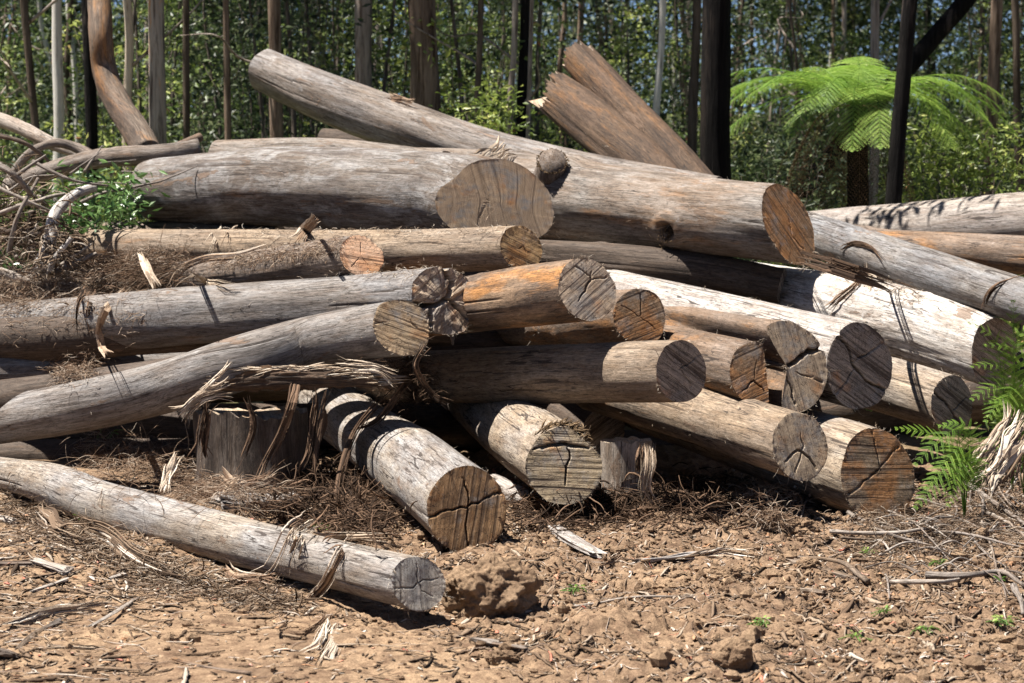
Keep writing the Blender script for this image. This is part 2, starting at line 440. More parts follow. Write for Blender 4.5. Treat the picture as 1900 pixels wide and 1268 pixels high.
def make_log(label, ctrl, side, cap, seed=0, normal=None, sec=None, seclen=1.2, cracks=(), knots=(), lump=0.03,
             fray=60, name='log', cat='log', group='cut logs heaped in the pile', far=True, nth=160, kerfd=0.0, farcap=None, rough=0.5, endnoise=0.0, ragged=0.0):
    """ctrl rows (px, py, radius px, depth) from the far end to the near sawn end"""
    C = []
    for px, py, rp, D in ctrl:
        p = P(px, py, D); C.append([p[0], p[1], p[2], rp * D / FPX])
    C = np.array(C)
    Ltot = np.linalg.norm(np.diff(C[:, :3], axis=0), axis=1).sum()
    m = max(24, int(Ltot / 0.032))
    S, s = spline(C, m)
    cen, R = S[:, :3], S[:, 3]
    T = np.gradient(cen, axis=0); T /= np.linalg.norm(T, axis=1, keepdims=True)
    Z = np.array([0, 0, 1.0])
    E1 = np.cross(Z, T); E1 /= np.linalg.norm(E1, axis=1, keepdims=True)
    E2 = np.cross(T, E1)
    th = np.arange(nth) / nth * 2 * np.pi
    ct, st = np.cos(th), np.sin(th)
    sN = s[-1]
    # outline
    lum = 1 + lump * fbm(ct[None] * 1.1 + seed, st[None] * 1.1, s[:, None] * 0.8, seed, 2) * 1.3
    lum = lum + 0.5 * rough * 0.016 * fbm(ct[None] * 6 * (R[:, None] / 0.2), st[None] * 6 * (R[:, None] / 0.2), s[:, None] * 1.6, seed + 5, 3)
    lum = lum - 0.02 * np.clip(vn(ct[None] * 9, st[None] * 9, s[:, None] * 5, seed + 33) - 0.35, 0, 1) * np.exp(-((sN - s[:, None]) / 0.04) ** 2)
    lum = lum + rough * 0.006 * vn(ct[None] * 22 * (R[:, None] / 0.2), st[None] * 22 * (R[:, None] / 0.2), s[:, None] * 3.5, seed + 9)
    rr = R[:, None] * lum
    fade = np.exp(-((sN - s) / seclen) ** 2)[:, None]
    if sec is not None:
        rr = rr * (1 - fade * (1 - sec(th)[None]))
    # fluting, open drying checks and branch scars
    rgk = np.random.default_rng(seed * 7 + 3)
    rr = rr * (1 + 0.018 * fbm(th[None] * 2.2 + 0 * s[:, None], s[:, None] * 0.35, seed * 1.7, seed + 21, 3))
    kn = np.zeros_like(rr)
    if nth > 100:
        for q in range(int(7 * Ltot / 4)):
            c0 = rgk.integers(0, nth // 2 + 20); s0 = rgk.uniform(0, sN); ln = rgk.uniform(0.2, 1.0); dpt = rgk.uniform(0.005, 0.012)
            rows = np.nonzero((s > s0) & (s < s0 + ln))[0]
            if len(rows) < 4: continue
            drift = 2.5 * vn(s[rows] * 2.2, q, 0, seed)
            cols = (c0 + np.round(drift)).astype(int) % nth
            f_ = np.sin(np.pi * np.linspace(0.05, 0.95, len(rows))) ** 0.5
            rr[rows, cols] -= dpt * f_; kn[rows, cols] = f_
        for q in range(int(rgk.integers(1, 4)) if not knots or True else 0):
            knots = tuple(knots) + ((rgk.uniform(0.25, sN * 0.8), rgk.uniform(40, 235), rgk.uniform(0.006, 0.014), rgk.uniform(0.025, 0.05), rgk.uniform(0.004, 0.012)),)
    # notches where a check reaches the rim
    for ck in cracks:
        pl, wd, dp = np.array(ck[0], float), ck[1], ck[2]
        for e in (pl[0], pl[-1]):
            if np.hypot(*e) > 0.93:
                tc = math.atan2(e[1], e[0])
                da = (th - tc + np.pi) % (2 * np.pi) - np.pi
                ln = ck[3] if len(ck) > 3 else 0.5
                wob = 0.04 * fbm(s * 3, 0, 0, seed + 3, 2)
                dd = ((th[None] - tc - wob[:, None] * np.clip((sN - s[:, None]) * 3, 0, 1) + np.pi) % (2 * np.pi) - np.pi)
                f2 = np.clip(1 - (sN - s) / ln, 0, 1)[:, None]
                rr = rr - R[:, None] * min(0.8, dp / 0.2) * 0.16 * f2 * np.exp(-(dd * R[:, None] / (wd * 0.6)) ** 2)
    pos = cen[:, None] + E1[:, None] * (ct[None, :, None] * rr[..., None]) + E2[:, None] * (st[None, :, None] * rr[..., None])
    gcs = np.stack([ct[None] * rr, st[None] * rr, np.broadcast_to(s[:, None], rr.shape)], -1)
    # knots / swellings: (s from near end, theta deg, height, radius, pit)
    for (sd, td, hh, kr, pit) in knots:
        a = math.radians(td)
        dth = ((th[None] - a + np.pi) % (2 * np.pi) - np.pi) * R[:, None]
        q = np.sqrt(dth ** 2 + (s[:, None] - (sN - sd)) ** 2)
        bumpv = hh * np.exp(-(q / kr) ** 2) - pit * np.exp(-(q / (kr * 0.42)) ** 2) * (1 + 0.5 * vn(th[None] * 30, s[:, None] * 60, 0, seed))
        bumpv = bumpv + hh * 0.12 * np.sin(q / kr * 14) * np.exp(-(q / kr) ** 2 * 0.8)
        pos = pos + (E1[:, None] * ct[None, :, None] + E2[:, None] * st[None, :, None]) * bumpv[..., None]
        kn = np.maximum(kn, 0.85 * np.exp(-(q / (kr * (0.5 if pit > 0.05 else 0.3))) ** 2) * (pit > 0))
    # oblique / bumpy cut
    Tn = T[-1]; c0 = cen[-1]
    sh = np.zeros(nth)
    if normal is not None:
        nv = np.array(normal, float); nv /= np.linalg.norm(nv)
        rim = pos[-1] - c0
        sh = -(rim @ nv) / (Tn @ nv)
    wgt = np.clip(1 - (sN - s) / max(0.3, 2.6 * R[-1]), 0, 1) ** 1.0
    pert = 0.0028 * vn(ct * 14, st * 14, 0, seed + 70) + 0.0022 * vn(ct * 31, st * 31, 0, seed + 71)
    sh = sh + pert
    if ragged: sh = sh + ragged * fbm(ct * 5, st * 5, 0, seed + 77, 3)
    pos = pos + Tn[None, None] * (sh[None, :, None] * wgt[:, None, None])
    gcs[..., 2] += sh[None] * wgt[:, None]
    V = pos.reshape(-1, 3)
    i = np.arange(m - 1)[:, None] * nth; j = np.arange(nth)[None]
    Q = np.stack([i + j, i + (j + 1) % nth, i + nth + (j + 1) % nth, i + nth + j], -1).reshape(-1, 4)
    mid = cen.mean(0)
    root = empty(name, (mid[0], mid[1], V[:, 2].min()), label, cat, group)
    obj('stem', V, Q, side, root, {'gc': gcs.reshape(-1, 3), 'kn': kn.ravel()})
    solid(V, [Q[::1]])
    def capmesh(rim, c, Tn, Rr, crk, mat, sgn, seed, pert=0.0):
        M = 34
        rho = np.linspace(0, 1, M + 1)[1:] 
        dx = (ct * (np.linalg.norm(rim - c, axis=1) / Rr))
        rv = np.linalg.norm(rim - c, axis=1)
        X = rho[:, None] * ct[None]; Y = rho[:, None] * st[None]           # unit disc by angle
        pv = c + rho[:, None, None] * (rim - c)[None]
        if sgn > 0: pv = pv + Tn * (pert[None] * (rho[:, None] ** 12 - rho[:, None]))[..., None]
        disp = np.zeros_like(X)
        for ck in crk:
            pl, wd, dp = np.array(ck[0], float), ck[1] / Rr, ck[2]
            # roughen the polyline
            q = [pl[0]]
            rg = np.random.default_rng(seed + 3)
            for a, b in zip(pl[:-1], pl[1:]):
                nn = max(2, int(np.linalg.norm(b - a) / 0.13))
                for u in range(1, nn + 1):
                    q.append(a + (b - a) * u / nn + rg.normal(0, 0.022, 2) * (u < nn))
            q = np.array(q)
            best = np.full(X.shape, 9.0); par = np.zeros(X.shape)
            for ii, (a, b) in enumerate(zip(q[:-1], q[1:])):
                ab = b - a; t = np.clip(((X - a[0]) * ab[0] + (Y - a[1]) * ab[1]) / (ab @ ab + 1e-9), 0, 1)
                dd = np.hypot(X - a[0] - t * ab[0], Y - a[1] - t * ab[1])
                better = dd < best
                best = np.where(better, dd, best); par = np.where(better, (ii + t) / (len(q) - 1), par)
            taper = 0.35 + 0.65 * np.sin(np.pi * np.clip(par, 0.03, 0.97)) ** 0.5
            taper = np.where((par < 0.5) & (np.hypot(*pl[0]) > 0.93), 0.7, taper)
            taper = np.where((par > 0.5) & (np.hypot(*pl[-1]) > 0.93), 0.7, taper)
            disp = np.maximum(disp, dp * sstep(0.8, 0.3, best / (wd * taper)))
        disp = disp + 0.0006 * vn(X * Rr * 60, Y * Rr * 60, 0, seed) + 0.0025 * fbm(X * 1.6, Y * 1.6, 0, seed + 2, 2) + endnoise * (fbm(X * 3.5, Y * 3.5, 0, seed + 8, 4))
        disp[-1] *= 0.2
        pv = pv - Tn * sgn * disp[..., None]
        Vc = np.concatenate([pv.reshape(-1, 3), (c)[None]])
        Mi = np.arange(M - 1)[:, None] * nth
        Qc = np.stack([Mi + j, Mi + nth + j, Mi + nth + (j + 1) % nth, Mi + (j + 1) % nth], -1).reshape(-1, 4)
        jj = np.arange(nth)
        Tc = np.stack([np.full(nth, M * nth), jj, (jj + 1) % nth], -1)
        if sgn < 0: Qc = Qc[:, ::-1]; Tc = Tc[:, ::-1]
        gx = np.concatenate([np.stack([X * rv[None], Y * rv[None], disp], -1).reshape(-1, 3), [[0, 0, 0]]])
        return obj('cut_end', Vc, [Qc, Tc], mat, root, {'gc': gx})
    capmesh(pos[-1], c0 + 0, Tn, R[-1], cracks, cap, 1, seed, pert)
    if far: capmesh(pos[0], cen[0], T[0], R[0], (), farcap or cap, -1, seed + 50)
    if fray:
        rg = np.random.default_rng(seed + 11)
        n = fray
        k = rg.integers(0, nth, n)
        outw = E1[-1][None] * ct[k][:, None] + E2[-1][None] * st[k][:, None]
        p0 = pos[-1][k] - Tn[None] * rg.uniform(0.0, 0.02, (n, 1)) + outw * 0.001
        d0 = Tn[None] * rg.uniform(0.2, 1.2, (n, 1)) + outw * rg.uniform(0.0, 0.9, (n, 1)) + rg.normal(0, 0.35, (n, 3))
        Vf, Ff, rn = strands(rg, p0, d0, rg.uniform(0.008, 0.035, n) * (1 + (rg.random(n) > 0.93) * 1.5), np.full(n, 0.0022), np.full(n, 0.0012), 4, 0.35, 0.9, flat=False)
        # fuzz lifting off the surface
        n2 = int(fray * 0.9)
        a = rg.integers(int(m * 0.2), m - 1, n2); b = rg.integers(0, nth // 2 + nth // 8, n2)
        outw = E1[a] * ct[b][:, None] + E2[a] * st[b][:, None]
        p0 = pos[a, b] - outw * 0.002
        d0 = T[a] * rg.choice([-1, 1], n2)[:, None] + outw * rg.uniform(0.05, 0.5, (n2, 1)) + rg.normal(0, 0.25, (n2, 3))
        v2, f2, r2 = strands(rg, p0, d0, rg.uniform(0.015, 0.06, n2), np.full(n2, 0.0025), np.full(n2, 0.0012), 5, 0.3, 0.9, flat=False)
        Vf, Ff, rn = merge([(Vf, Ff, rn), (v2, f2, r2)])
        obj('frayed_fibres', Vf, Ff, M_fray, root, {'rnd': rn})['kind'] = 'stuff'
    return dict(root=root, cen=cen, R=R, T=T, E1=E1, E2=E2, s=s, pos=pos, th=th)
# ------------------------------------------------------------------ the pile
def arc(th, lo, hi, soft=0.12):
    """1 inside the angular range lo..hi degrees"""
    c = math.radians((lo + hi) / 2); hw = math.radians((hi - lo) / 2)
    d = np.abs((th - c + np.pi) % (2 * np.pi) - np.pi)
    return sstep(hw + soft, hw - soft, d)

W_GREY = wood('grey weathered wood', GREY, TAN, 1, 0.05, 0.12, 0.25, 0.6, val=0.6)
W_GREYF = wood('smooth grey wood', (0.36, 0.34, 0.325), (0.42, 0.34, 0.25), 2, 0.06, 0.05, 0.2, 0.85, val=0.8)
W_TAN = wood('tan wood', (0.46, 0.32, 0.19), (0.36, 0.26, 0.17), 3, 0.25, 0.25, 0.1, 0.65, val=0.76)
W_TAN2 = wood('pale tan wood', (0.48, 0.36, 0.235), (0.42, 0.35, 0.28), 4, 0.1, 0.15, 0.12, 0.8, val=0.82)
W_ORG = wood('orange stained wood', (0.42, 0.26, 0.14), (0.22, 0.14, 0.09), 5, 0.62, 0.75, 0.05, 0.6, val=0.85)
W_BIG = wood('grey brown wood with scuffs', (0.235, 0.20, 0.185), (0.30, 0.235, 0.18), 6, 0.2, 0.4, 0.62, 0.4, val=0.58)
W_TOP = wood('pink grey wood', (0.35, 0.30, 0.25), (0.36, 0.25, 0.165), 7, 0.3, 0.35, 0.3, 0.25, val=0.66)
W_WHITE = wood('bleached wood', (0.66, 0.61, 0.55), (0.55, 0.48, 0.41), 8, 0.12, 0.28, 0.6, 0.7, val=1.1)
W_BLUE = wood('smooth blue grey wood', (0.30, 0.315, 0.345), (0.40, 0.355, 0.31), 33, 0.03, 0.2, 0.4, 0.8, val=0.62)
W_PALE = wood('pale grey wood', (0.52, 0.47, 0.42), (0.43, 0.39, 0.36), 9, 0.08, 0.1, 0.3, 0.8, val=0.95)
W_DARKB = wood('dark brown wood', (0.17, 0.115, 0.08), (0.20, 0.135, 0.09), 10, 0.08, 0.45, 0.05, 0.4, val=0.5)  # kept extra dark so the added inner logs pass for shaded
W_BARK = wood('rough brown bark', (0.15, 0.10, 0.07), (0.22, 0.15, 0.10), 11, 0.15, 0.5, 0.15, 0.4, val=0.75)
W_BACK = wood('pink pale wood', (0.50, 0.42, 0.345), (0.40, 0.34, 0.30), 12, 0.12, 0.1, 0.2, 0.6, val=0.8)
W_SLATE = wood('blue grey wood', (0.33, 0.32, 0.325), (0.40, 0.35, 0.31), 13, 0.05, 0.25, 0.25, 0.55, val=0.6)
W_BRN = wood('brown wood in bands', (0.36, 0.22, 0.125), (0.28, 0.19, 0.13), 14, 0.45, 0.3, 0.1, 0.6, val=0.72)

E_GREY = endgrain('grey sawn end', (0.36, 0.32, 0.27), (0.44, 0.385, 0.32), 1, 0.35, 95, 0.0, 0.8)
E_BRN = endgrain('brown sawn end', (0.20, 0.12, 0.065), (0.40, 0.245, 0.125), 2, 0.5, -78, 0.2, 0.15)
E_TANH = endgrain('tan sawn end', (0.46, 0.36, 0.23), (0.36, 0.28, 0.19), 3, 0.85, 3, 0.1, 0.35)
E_TAND = endgrain('tan end with slanting kerfs', (0.52, 0.39, 0.25), (0.44, 0.31, 0.19), 4, 0.6, 25, 0.15, 0.3)
E_DARK = endgrain('dark ridged end', (0.27, 0.23, 0.19), (0.35, 0.295, 0.24), 5, 0.7, 33, 0.05, 0.3)
E_DARKO = endgrain('dark end with orange patch', (0.28, 0.20, 0.13), (0.35, 0.255, 0.17), 6, 0.75, 4, 0.75, 0.2)
E_ORG = endgrain('orange sawn end', (0.36, 0.20, 0.10), (0.36, 0.22, 0.12), 7, 0.5, 58, 0.7, 0.2)
E_ORGH = endgrain('honey sawn end', (0.56, 0.35, 0.16), (0.46, 0.30, 0.16), 8, 0.6, 28, 0.7, 0.0)
E_FRESH = endgrain('pinkish fresh end', (0.66, 0.36, 0.21), (0.76, 0.50, 0.33), 9, 0.45, 12, 0.35, 0.0)
E_BIG = endgrain('brown oblique cut', (0.38, 0.275, 0.185), (0.44, 0.32, 0.21), 10, 0.22, 86, 0.12, 0.35, rays=0.0)
E_PALEG = endgrain('pale ringed end', (0.44, 0.33, 0.23), (0.50, 0.39, 0.29), 12, 0.35, -35, 0.15, 0.45)
E_RUST = endgrain('rust and grey end', (0.32, 0.20, 0.11), (0.26, 0.18, 0.12), 13, 0.75, -20, 0.7, 0.3)
E_BRNV = endgrain('brown grey end', (0.38, 0.29, 0.20), (0.45, 0.35, 0.245), 14, 0.3, 80, 0.2, 0.4)

LOGS = {}
def L(key, *a, **k): LOGS[key] = make_log(*a, **k)

L('A', 'long slightly curved grey log lying alone on the dirt in front of the pile',
  [(-200, 850, 29, 16.6), (0, 879, 30, 14.4), (100, 901, 40, 13.5), (200, 940, 44, 12.7), (400, 993, 46, 11.7), (560, 1032, 46, 10.85), (776, 1083, 51, 9.95)],
  W_GREYF, E_GREY, 1, normal=(0.38,-0.9,0.25), cracks=[([(-0.9, -0.1), (-0.2, -0.15), (0.1, 0.05), (0.75, 0.12)], 0.005, 0.012), ([(0.05, 0.8), (0.0, 0.2), (0.12, -0.3), (0.5, -0.5)], 0.004, 0.01)], fray=70)
L('B', 'thick pale grey log with brown cross-cracked end, above the largest earth clod',
  [(600, 745, 54, 17.6), (690, 812, 61, 15.3), (770, 868, 70, 13.6), (866, 947, 78, 12.0)],
  W_GREYF, E_BRN, 2, normal=(0.34, -0.93, 0.22), cracks=[([(-0.98, -0.12), (-0.5, 0.03), (0.0, 0.05), (0.45, 0.25), (0.97, 0.42)], 0.010, 0.05, 0.9), ([(-0.05, 0.75), (0.05, 0.4), (0.02, 0.05), (-0.05, -0.35), (0.0, -0.85)], 0.007, 0.04)], fray=150)
L('C', 'pale tan log with a rotten flap over its ridged end, left of the post',
  [(855, 715, 48, 17.2), (915, 770, 57, 15.6), (975, 815, 66, 14.1), (1047, 865, 71, 12.9)],
  W_TAN2, E_TANH, 3, normal=(0.14, -0.93, 0.22), sec=lambda t: 1 - 0.13 * arc(t, 20, 75, 0.3), seclen=0.25,
  cracks=[([(0.1, 0.45), (0.2, 0.25), (0.05, 0.0), (0.0, -0.5)], 0.010, 0.04), ([(-0.8, 0.45), (0.0, 0.55), (0.75, 0.5)], 0.014, 0.06)], fray=130)
L('D', 'thick log low at the right with dark ridged end shaded by a fern',
  [(1180, 725, 66, 16.3), (1300, 768, 72, 15.2), (1460, 825, 79, 14.1), (1629, 883, 85, 13.2)],
  W_TAN2, E_DARKO, 4, normal=(0.48, -0.86, 0.25), cracks=[([(-0.9, -0.35), (0.0, 0.1), (0.9, 0.75)], 0.008, 0.03), ([(0.0, 0.95), (0.1, 0.1)], 0.006, 0.02)], fray=120)
L('E', 'tan log with small brown cracked end resting against the low thick log at the right',
  [(1100, 715, 46, 15.4), (1230, 752, 51, 14.3), (1350, 787, 55, 13.5), (1484, 829, 61, 12.7)],
  W_TAN, E_BRNV, 5, normal=(0.46, -0.85, 0.29), cracks=[([(-0.6, -0.4), (-0.1, -0.1), (0.3, -0.35), (0.5, -0.7)], 0.011, 0.04), ([(0.1, 0.4), (0.15, 0.0), (-0.3, -0.75)], 0.006, 0.03)], fray=110)
L('F', 'horizontal tan log with dark striped round end, in the middle of the pile',
  [(700, 702, 47, 16.35), (820, 699, 49, 15.45), (1050, 693, 56, 13.95), (1263, 690, 58, 12.85)],
  W_TAN, E_DARK, 6, normal=(0.55, -0.83, 0.06), cracks=[([(-0.1, 0.05), (0.85, 0.5)], 0.004, 0.015), ([(0.0, 0.1), (0.5, -0.6)], 0.004, 0.015), ([(-0.2, 0.7), (0.1, 0.1)], 0.003, 0.01)], fray=60)
L('G', 'long bent grey log running down to the left edge with light tan slanting-ridged end',
  [(-220, 815, 40, 15.4), (-60, 790, 41, 15.0), (0, 781, 42, 14.85), (150, 755, 47, 14.4), (300, 720, 49, 14.3), (430, 680, 51, 14.05), (560, 640, 48, 14.25), (650, 622, 49, 14.05), (745, 609, 53, 13.7)],
  W_SLATE, E_TAND, 7, normal=(0.36, -0.88, 0.26), cracks=[([(0.35, 0.25), (0.6, -0.1), (0.9, -0.25)], 0.006, 0.02), ([(-0.95, 0.25), (-0.5, 0.25)], 0.004, 0.02, 1.2)], fray=90, lump=0.05)
L('H', 'long log above it whose end has burst open in three wide splits',
  [(-220, 628, 44, 17.05), (0, 610, 47, 16.25), (150, 600, 52, 15.85), (300, 589, 55, 15.45), (450, 580, 54, 15.05), (640, 566, 54, 14.75), (740, 560, 58, 14.45), (824, 557, 64, 14.15)],
  W_SLATE, E_PALEG, 8, normal=(0.45, -0.85, 0.22),
  cracks=[([(-0.98, -0.1), (-0.3, -0.15), (0.1, 0.05), (0.35, 0.45), (0.25, 0.98)], 0.030, 0.22, 0.9), ([(0.1, 0.05), (0.4, -0.3), (0.75, -0.66)], 0.020, 0.16, 0.3), ([(-0.45, -0.2), (-0.55, -0.85)], 0.018, 0.14)],
  fray=150, ragged=0.015, endnoise=0.004, lump=0.04)
L('I', 'orange stained log with pale round end split by one dark crack',
  [(700, 585, 48, 15.9), (860, 565, 52, 14.6), (960, 553, 56, 14.0), (1089, 538, 59, 13.3)],
  W_ORG, E_PALEG, 9, normal=(0.42, -0.88, 0.29), cracks=[([(-0.35, -0.35), (0.0, 0.1), (0.2, 0.3), (0.25, 0.55)], 0.009, 0.035), ([(0.2, 0.3), (0.8, 0.4)], 0.005, 0.02), ([(-0.3, 0.75), (0.2, 0.4)], 0.005, 0.02)], fray=80)
L('J', 'short brown log with rust and grey end half hidden beneath the orange stained log',
  [(880, 602, 42, 17.8), (1000, 600, 46, 16.5), (1187, 587, 53, 14.3)],
  W_BRN, E_RUST, 10, normal=(0.36,-0.9,0.24), cracks=[([(0.0, 0.0), (0.1, 0.8)], 0.005, 0.02), ([(0, 0), (-0.7, 0.4)], 0.004, 0.015), ([(0, 0), (0.6, -0.5)], 0.004, 0.015)], fray=110)
L('K', 'brown slab half of a split log with flat inner side facing right',
  [(1090, 632, 45, 15.9), (1240, 657, 52, 14.7), (1402, 695, 58, 13.35)],
  W_BRN, E_RUST, 11, normal=(0.5, -0.86, 0.30), sec=lambda t: np.minimum(1, 0.42 / np.maximum(np.cos(t), 0.05)), seclen=2.5, group=None,
  cracks=[([(-0.6, -0.5), (-0.1, -0.2), (0.3, -0.6)], 0.008, 0.03), ([(-0.1, -0.2), (0.1, 0.4)], 0.004, 0.02)], fray=110)
L('L', 'thick log with a missing wedge, its end open like a mouth',
  [(1110, 600, 54, 16.9), (1250, 630, 64, 15.5), (1380, 662, 74, 14.2), (1462, 682, 84, 13.5)],
  W_BRN, E_BRNV, 12, normal=(0.42, -0.88, 0.27), sec=lambda t: 1 - 0.93 * arc(t, 122, 250, 0.10), seclen=1.6,
  cracks=[([(-0.05, 0.0), (0.45, 0.25), (0.98, 0.42)], 0.022, 0.16, 0.5), ([(-0.05, -0.1), (0.1, -0.8)], 0.008, 0.05), ([(0.2, -0.1), (0.85, -0.35)], 0.005, 0.03)], fray=120)
L('M', 'long pale bleached log with big dark cracked end, right of the mouth-like split end',
  [(980, 500, 44, 17.9), (1100, 543, 52, 17.0), (1250, 586, 62, 15.8), (1420, 635, 73, 14.7), (1594, 681, 79, 13.75)],
  W_PALE, E_DARK, 13, normal=(0.52, -0.84, 0.10), cracks=[([(-0.55, 0.75), (-0.25, 0.3), (-0.15, 0.0), (0.2, -0.35), (0.8, -0.6)], 0.016, 0.07, 1.0), ([(-0.2, 0.1), (0.85, 0.55)], 0.007, 0.03), ([(-0.15, -0.05), (-0.75, -0.6)], 0.007, 0.03)], fray=120)
L('N', 'weathered log low on the right with dark end crossed by a long curved crack',
  [(1330, 625, 46, 17.2), (1500, 674, 51, 15.9), (1640, 715, 54, 15.0), (1766, 752, 54, 14.3)],
  W_TAN2, E_DARK, 14, normal=(0.58, -0.8, 0.1), cracks=[([(-0.85, 0.5), (-0.3, 0.15), (0.1, -0.4), (0.6, -0.8)], 0.015, 0.07, 1.4), ([(0.0, -0.2), (0.7, 0.2)], 0.006, 0.03)], fray=90)
L('O', 'bleached white barkless log sloping down to the bracken at the right',
  [(1090, 470, 36, 19.0), (1200, 500, 42, 18.2), (1320, 520, 46, 17.5), (1450, 545, 54, 16.8), (1600, 580, 62, 16.0), (1720, 612, 63, 15.4), (1845, 655, 62, 14.9)],
  W_WHITE, E_DARK, 15, normal=(0.55, -0.83, 0.0), fray=80, lump=0.06, rough=1.6)
L('P', 'smooth blue grey log sloping down to the right edge of the picture',
  [(1340, 385, 34, 18.4), (1510, 434, 37, 17.2), (1700, 497, 42, 15.9), (1900, 560, 43, 14.8), (2050, 605, 44, 14.1)],
  W_BLUE, E_DARK, 16, fray=0, lump=0.02)
L('Q', 'very thick pale log lying behind at the far right with leaf shadows on it',
  [(1440, 432, 34, 21.2), (1560, 428, 41, 20.4), (1700, 426, 50, 19.7), (1900, 414, 58, 18.9), (2100, 402, 60, 18.2)],
  W_BACK, E_DARK, 17, fray=0)
L('Q2', 'brown orange log between the very thick pale log and the blue grey log',
  [(1500, 425, 22, 19.6), (1650, 452, 27, 18.4), (1900, 474, 36, 16.9), (2080, 490, 40, 16.1)],
  W_BRN, E_DARK, 18, fray=0)
L('R', 'biggest log of all, brown grey, with an oblique wavy cut facing right',
  [(292, 353, 59, 18.1), (330, 352, 64, 17.9), (500, 349, 71, 17.4), (700, 356, 78, 16.9), (850, 366, 78, 16.5), (918, 378, 79, 16.25)],
  W_BIG, E_BIG, 19, normal=(0.05, -0.98, 0.10), sec=lambda t: 1 + 0.02 * np.exp(-((t - 1.0) / 0.35) ** 2) - 0.20 * np.exp(-((t - 2.45) / 0.5) ** 2) + 0.09 * np.exp(-((t - 1.15) / 0.4) ** 2), seclen=0.4, cracks=[([(-0.3, -0.6), (-0.22, -0.2), (-0.12, 0.1)], 0.003, 0.01)], fray=90, lump=0.05)
L('S', 'thick pink grey log with two knots and round orange sawn end',
  [(690, 338, 66, 19.1), (850, 350, 72, 18.5), (1020, 370, 79, 17.8), (1200, 389, 75, 17.1), (1330, 403, 72, 16.6), (1463, 417, 73, 16.2)],
  W_TOP, E_ORG, 20, normal=(0.72, -0.68, 0.37), knots=[(0.86, 203, 0.09, 0.13, 0.19), (2.1, 100, 0.05, 0.16, 0.0)],
  cracks=[([(0.0, -0.3), (0.35, -0.6)], 0.006, 0.03), ([(0.0, -0.3), (0.1, 0.2)], 0.004, 0.02)], fray=90)
L('T', 'grey log lying level behind the biggest log',
  [(405, 290, 30, 18.9), (600, 297, 39, 18.3), (825, 318, 38, 17.8)],
  W_TOP, E_BIG, 21, fray=0)
L('U', 'long grey log propped up and pointing to the upper left above the pile',
  [(488, 128, 38, 21.3), (540, 152, 42, 21.1), (620, 186, 47, 20.8), (750, 234, 49, 20.4), (900, 284, 46, 20.0), (1100, 326, 42, 19.4), (1330, 365, 38, 18.8)],
  wood('scuffed grey wood', (0.25, 0.225, 0.215), (0.36, 0.29, 0.23), 23, 0.18, 0.45, 0.3, 0.3, val=0.75), E_PALEG, 22, fray=0, lump=0.05)
L('W', 'slim log under the biggest log with round honey coloured end',
  [(140, 462, 31, 17.55), (160, 462, 35, 17.45), (400, 462, 36, 16.75), (640, 466, 39, 15.95), (800, 466, 41, 15.35), (967, 461, 42, 14.65)],
  W_TAN, E_ORGH, 23, normal=(0.46, -0.85, 0.24), cracks=[([(-0.15, 0.0), (0.1, 0.1), (0.2, -0.2)], 0.005, 0.02)], fray=90)
L('W2', 'grey log end showing at the left behind the slim log',
  [(128, 448, 33, 18.2), (300, 447, 35, 17.9), (520, 452, 33, 17.5)],
  W_GREY, E_GREY, 24, fray=0)
L('Y', 'shaggy bark covered log with fresh pinkish round end',
  [(60, 545, 27, 17.75), (300, 520, 31, 16.75), (420, 508, 34, 16.05), (560, 490, 38, 15.35), (671, 475, 38, 14.75)],
  W_BARK, E_FRESH, 25, normal=(0.30, -0.86, 0.36), cracks=[([(0, 0), (0.1, 0.7)], 0.003, 0.01), ([(0, 0), (-0.6, -0.5)], 0.003, 0.01), ([(0, 0), (0.3, -0.7)], 0.003, 0.01)], fray=160, rough=3.0, lump=0.06)
L('Z', 'grey log at the left edge under the burst log',
  [(-200, 690, 38, 15.9), (0, 691, 37, 15.8), (130, 690, 37, 15.9), (330, 690, 36, 16.1), (560, 690, 36, 16.5)],
  W_SLATE, E_DARK, 26, fray=0)
L('V1', 'short dark log behind the middle of the pile below the level grey one',
  [(600, 262, 24, 22.1), (720, 272, 26, 21.8), (850, 285, 26, 21.4)], W_DARKB, E_DARK, 27, fray=0)

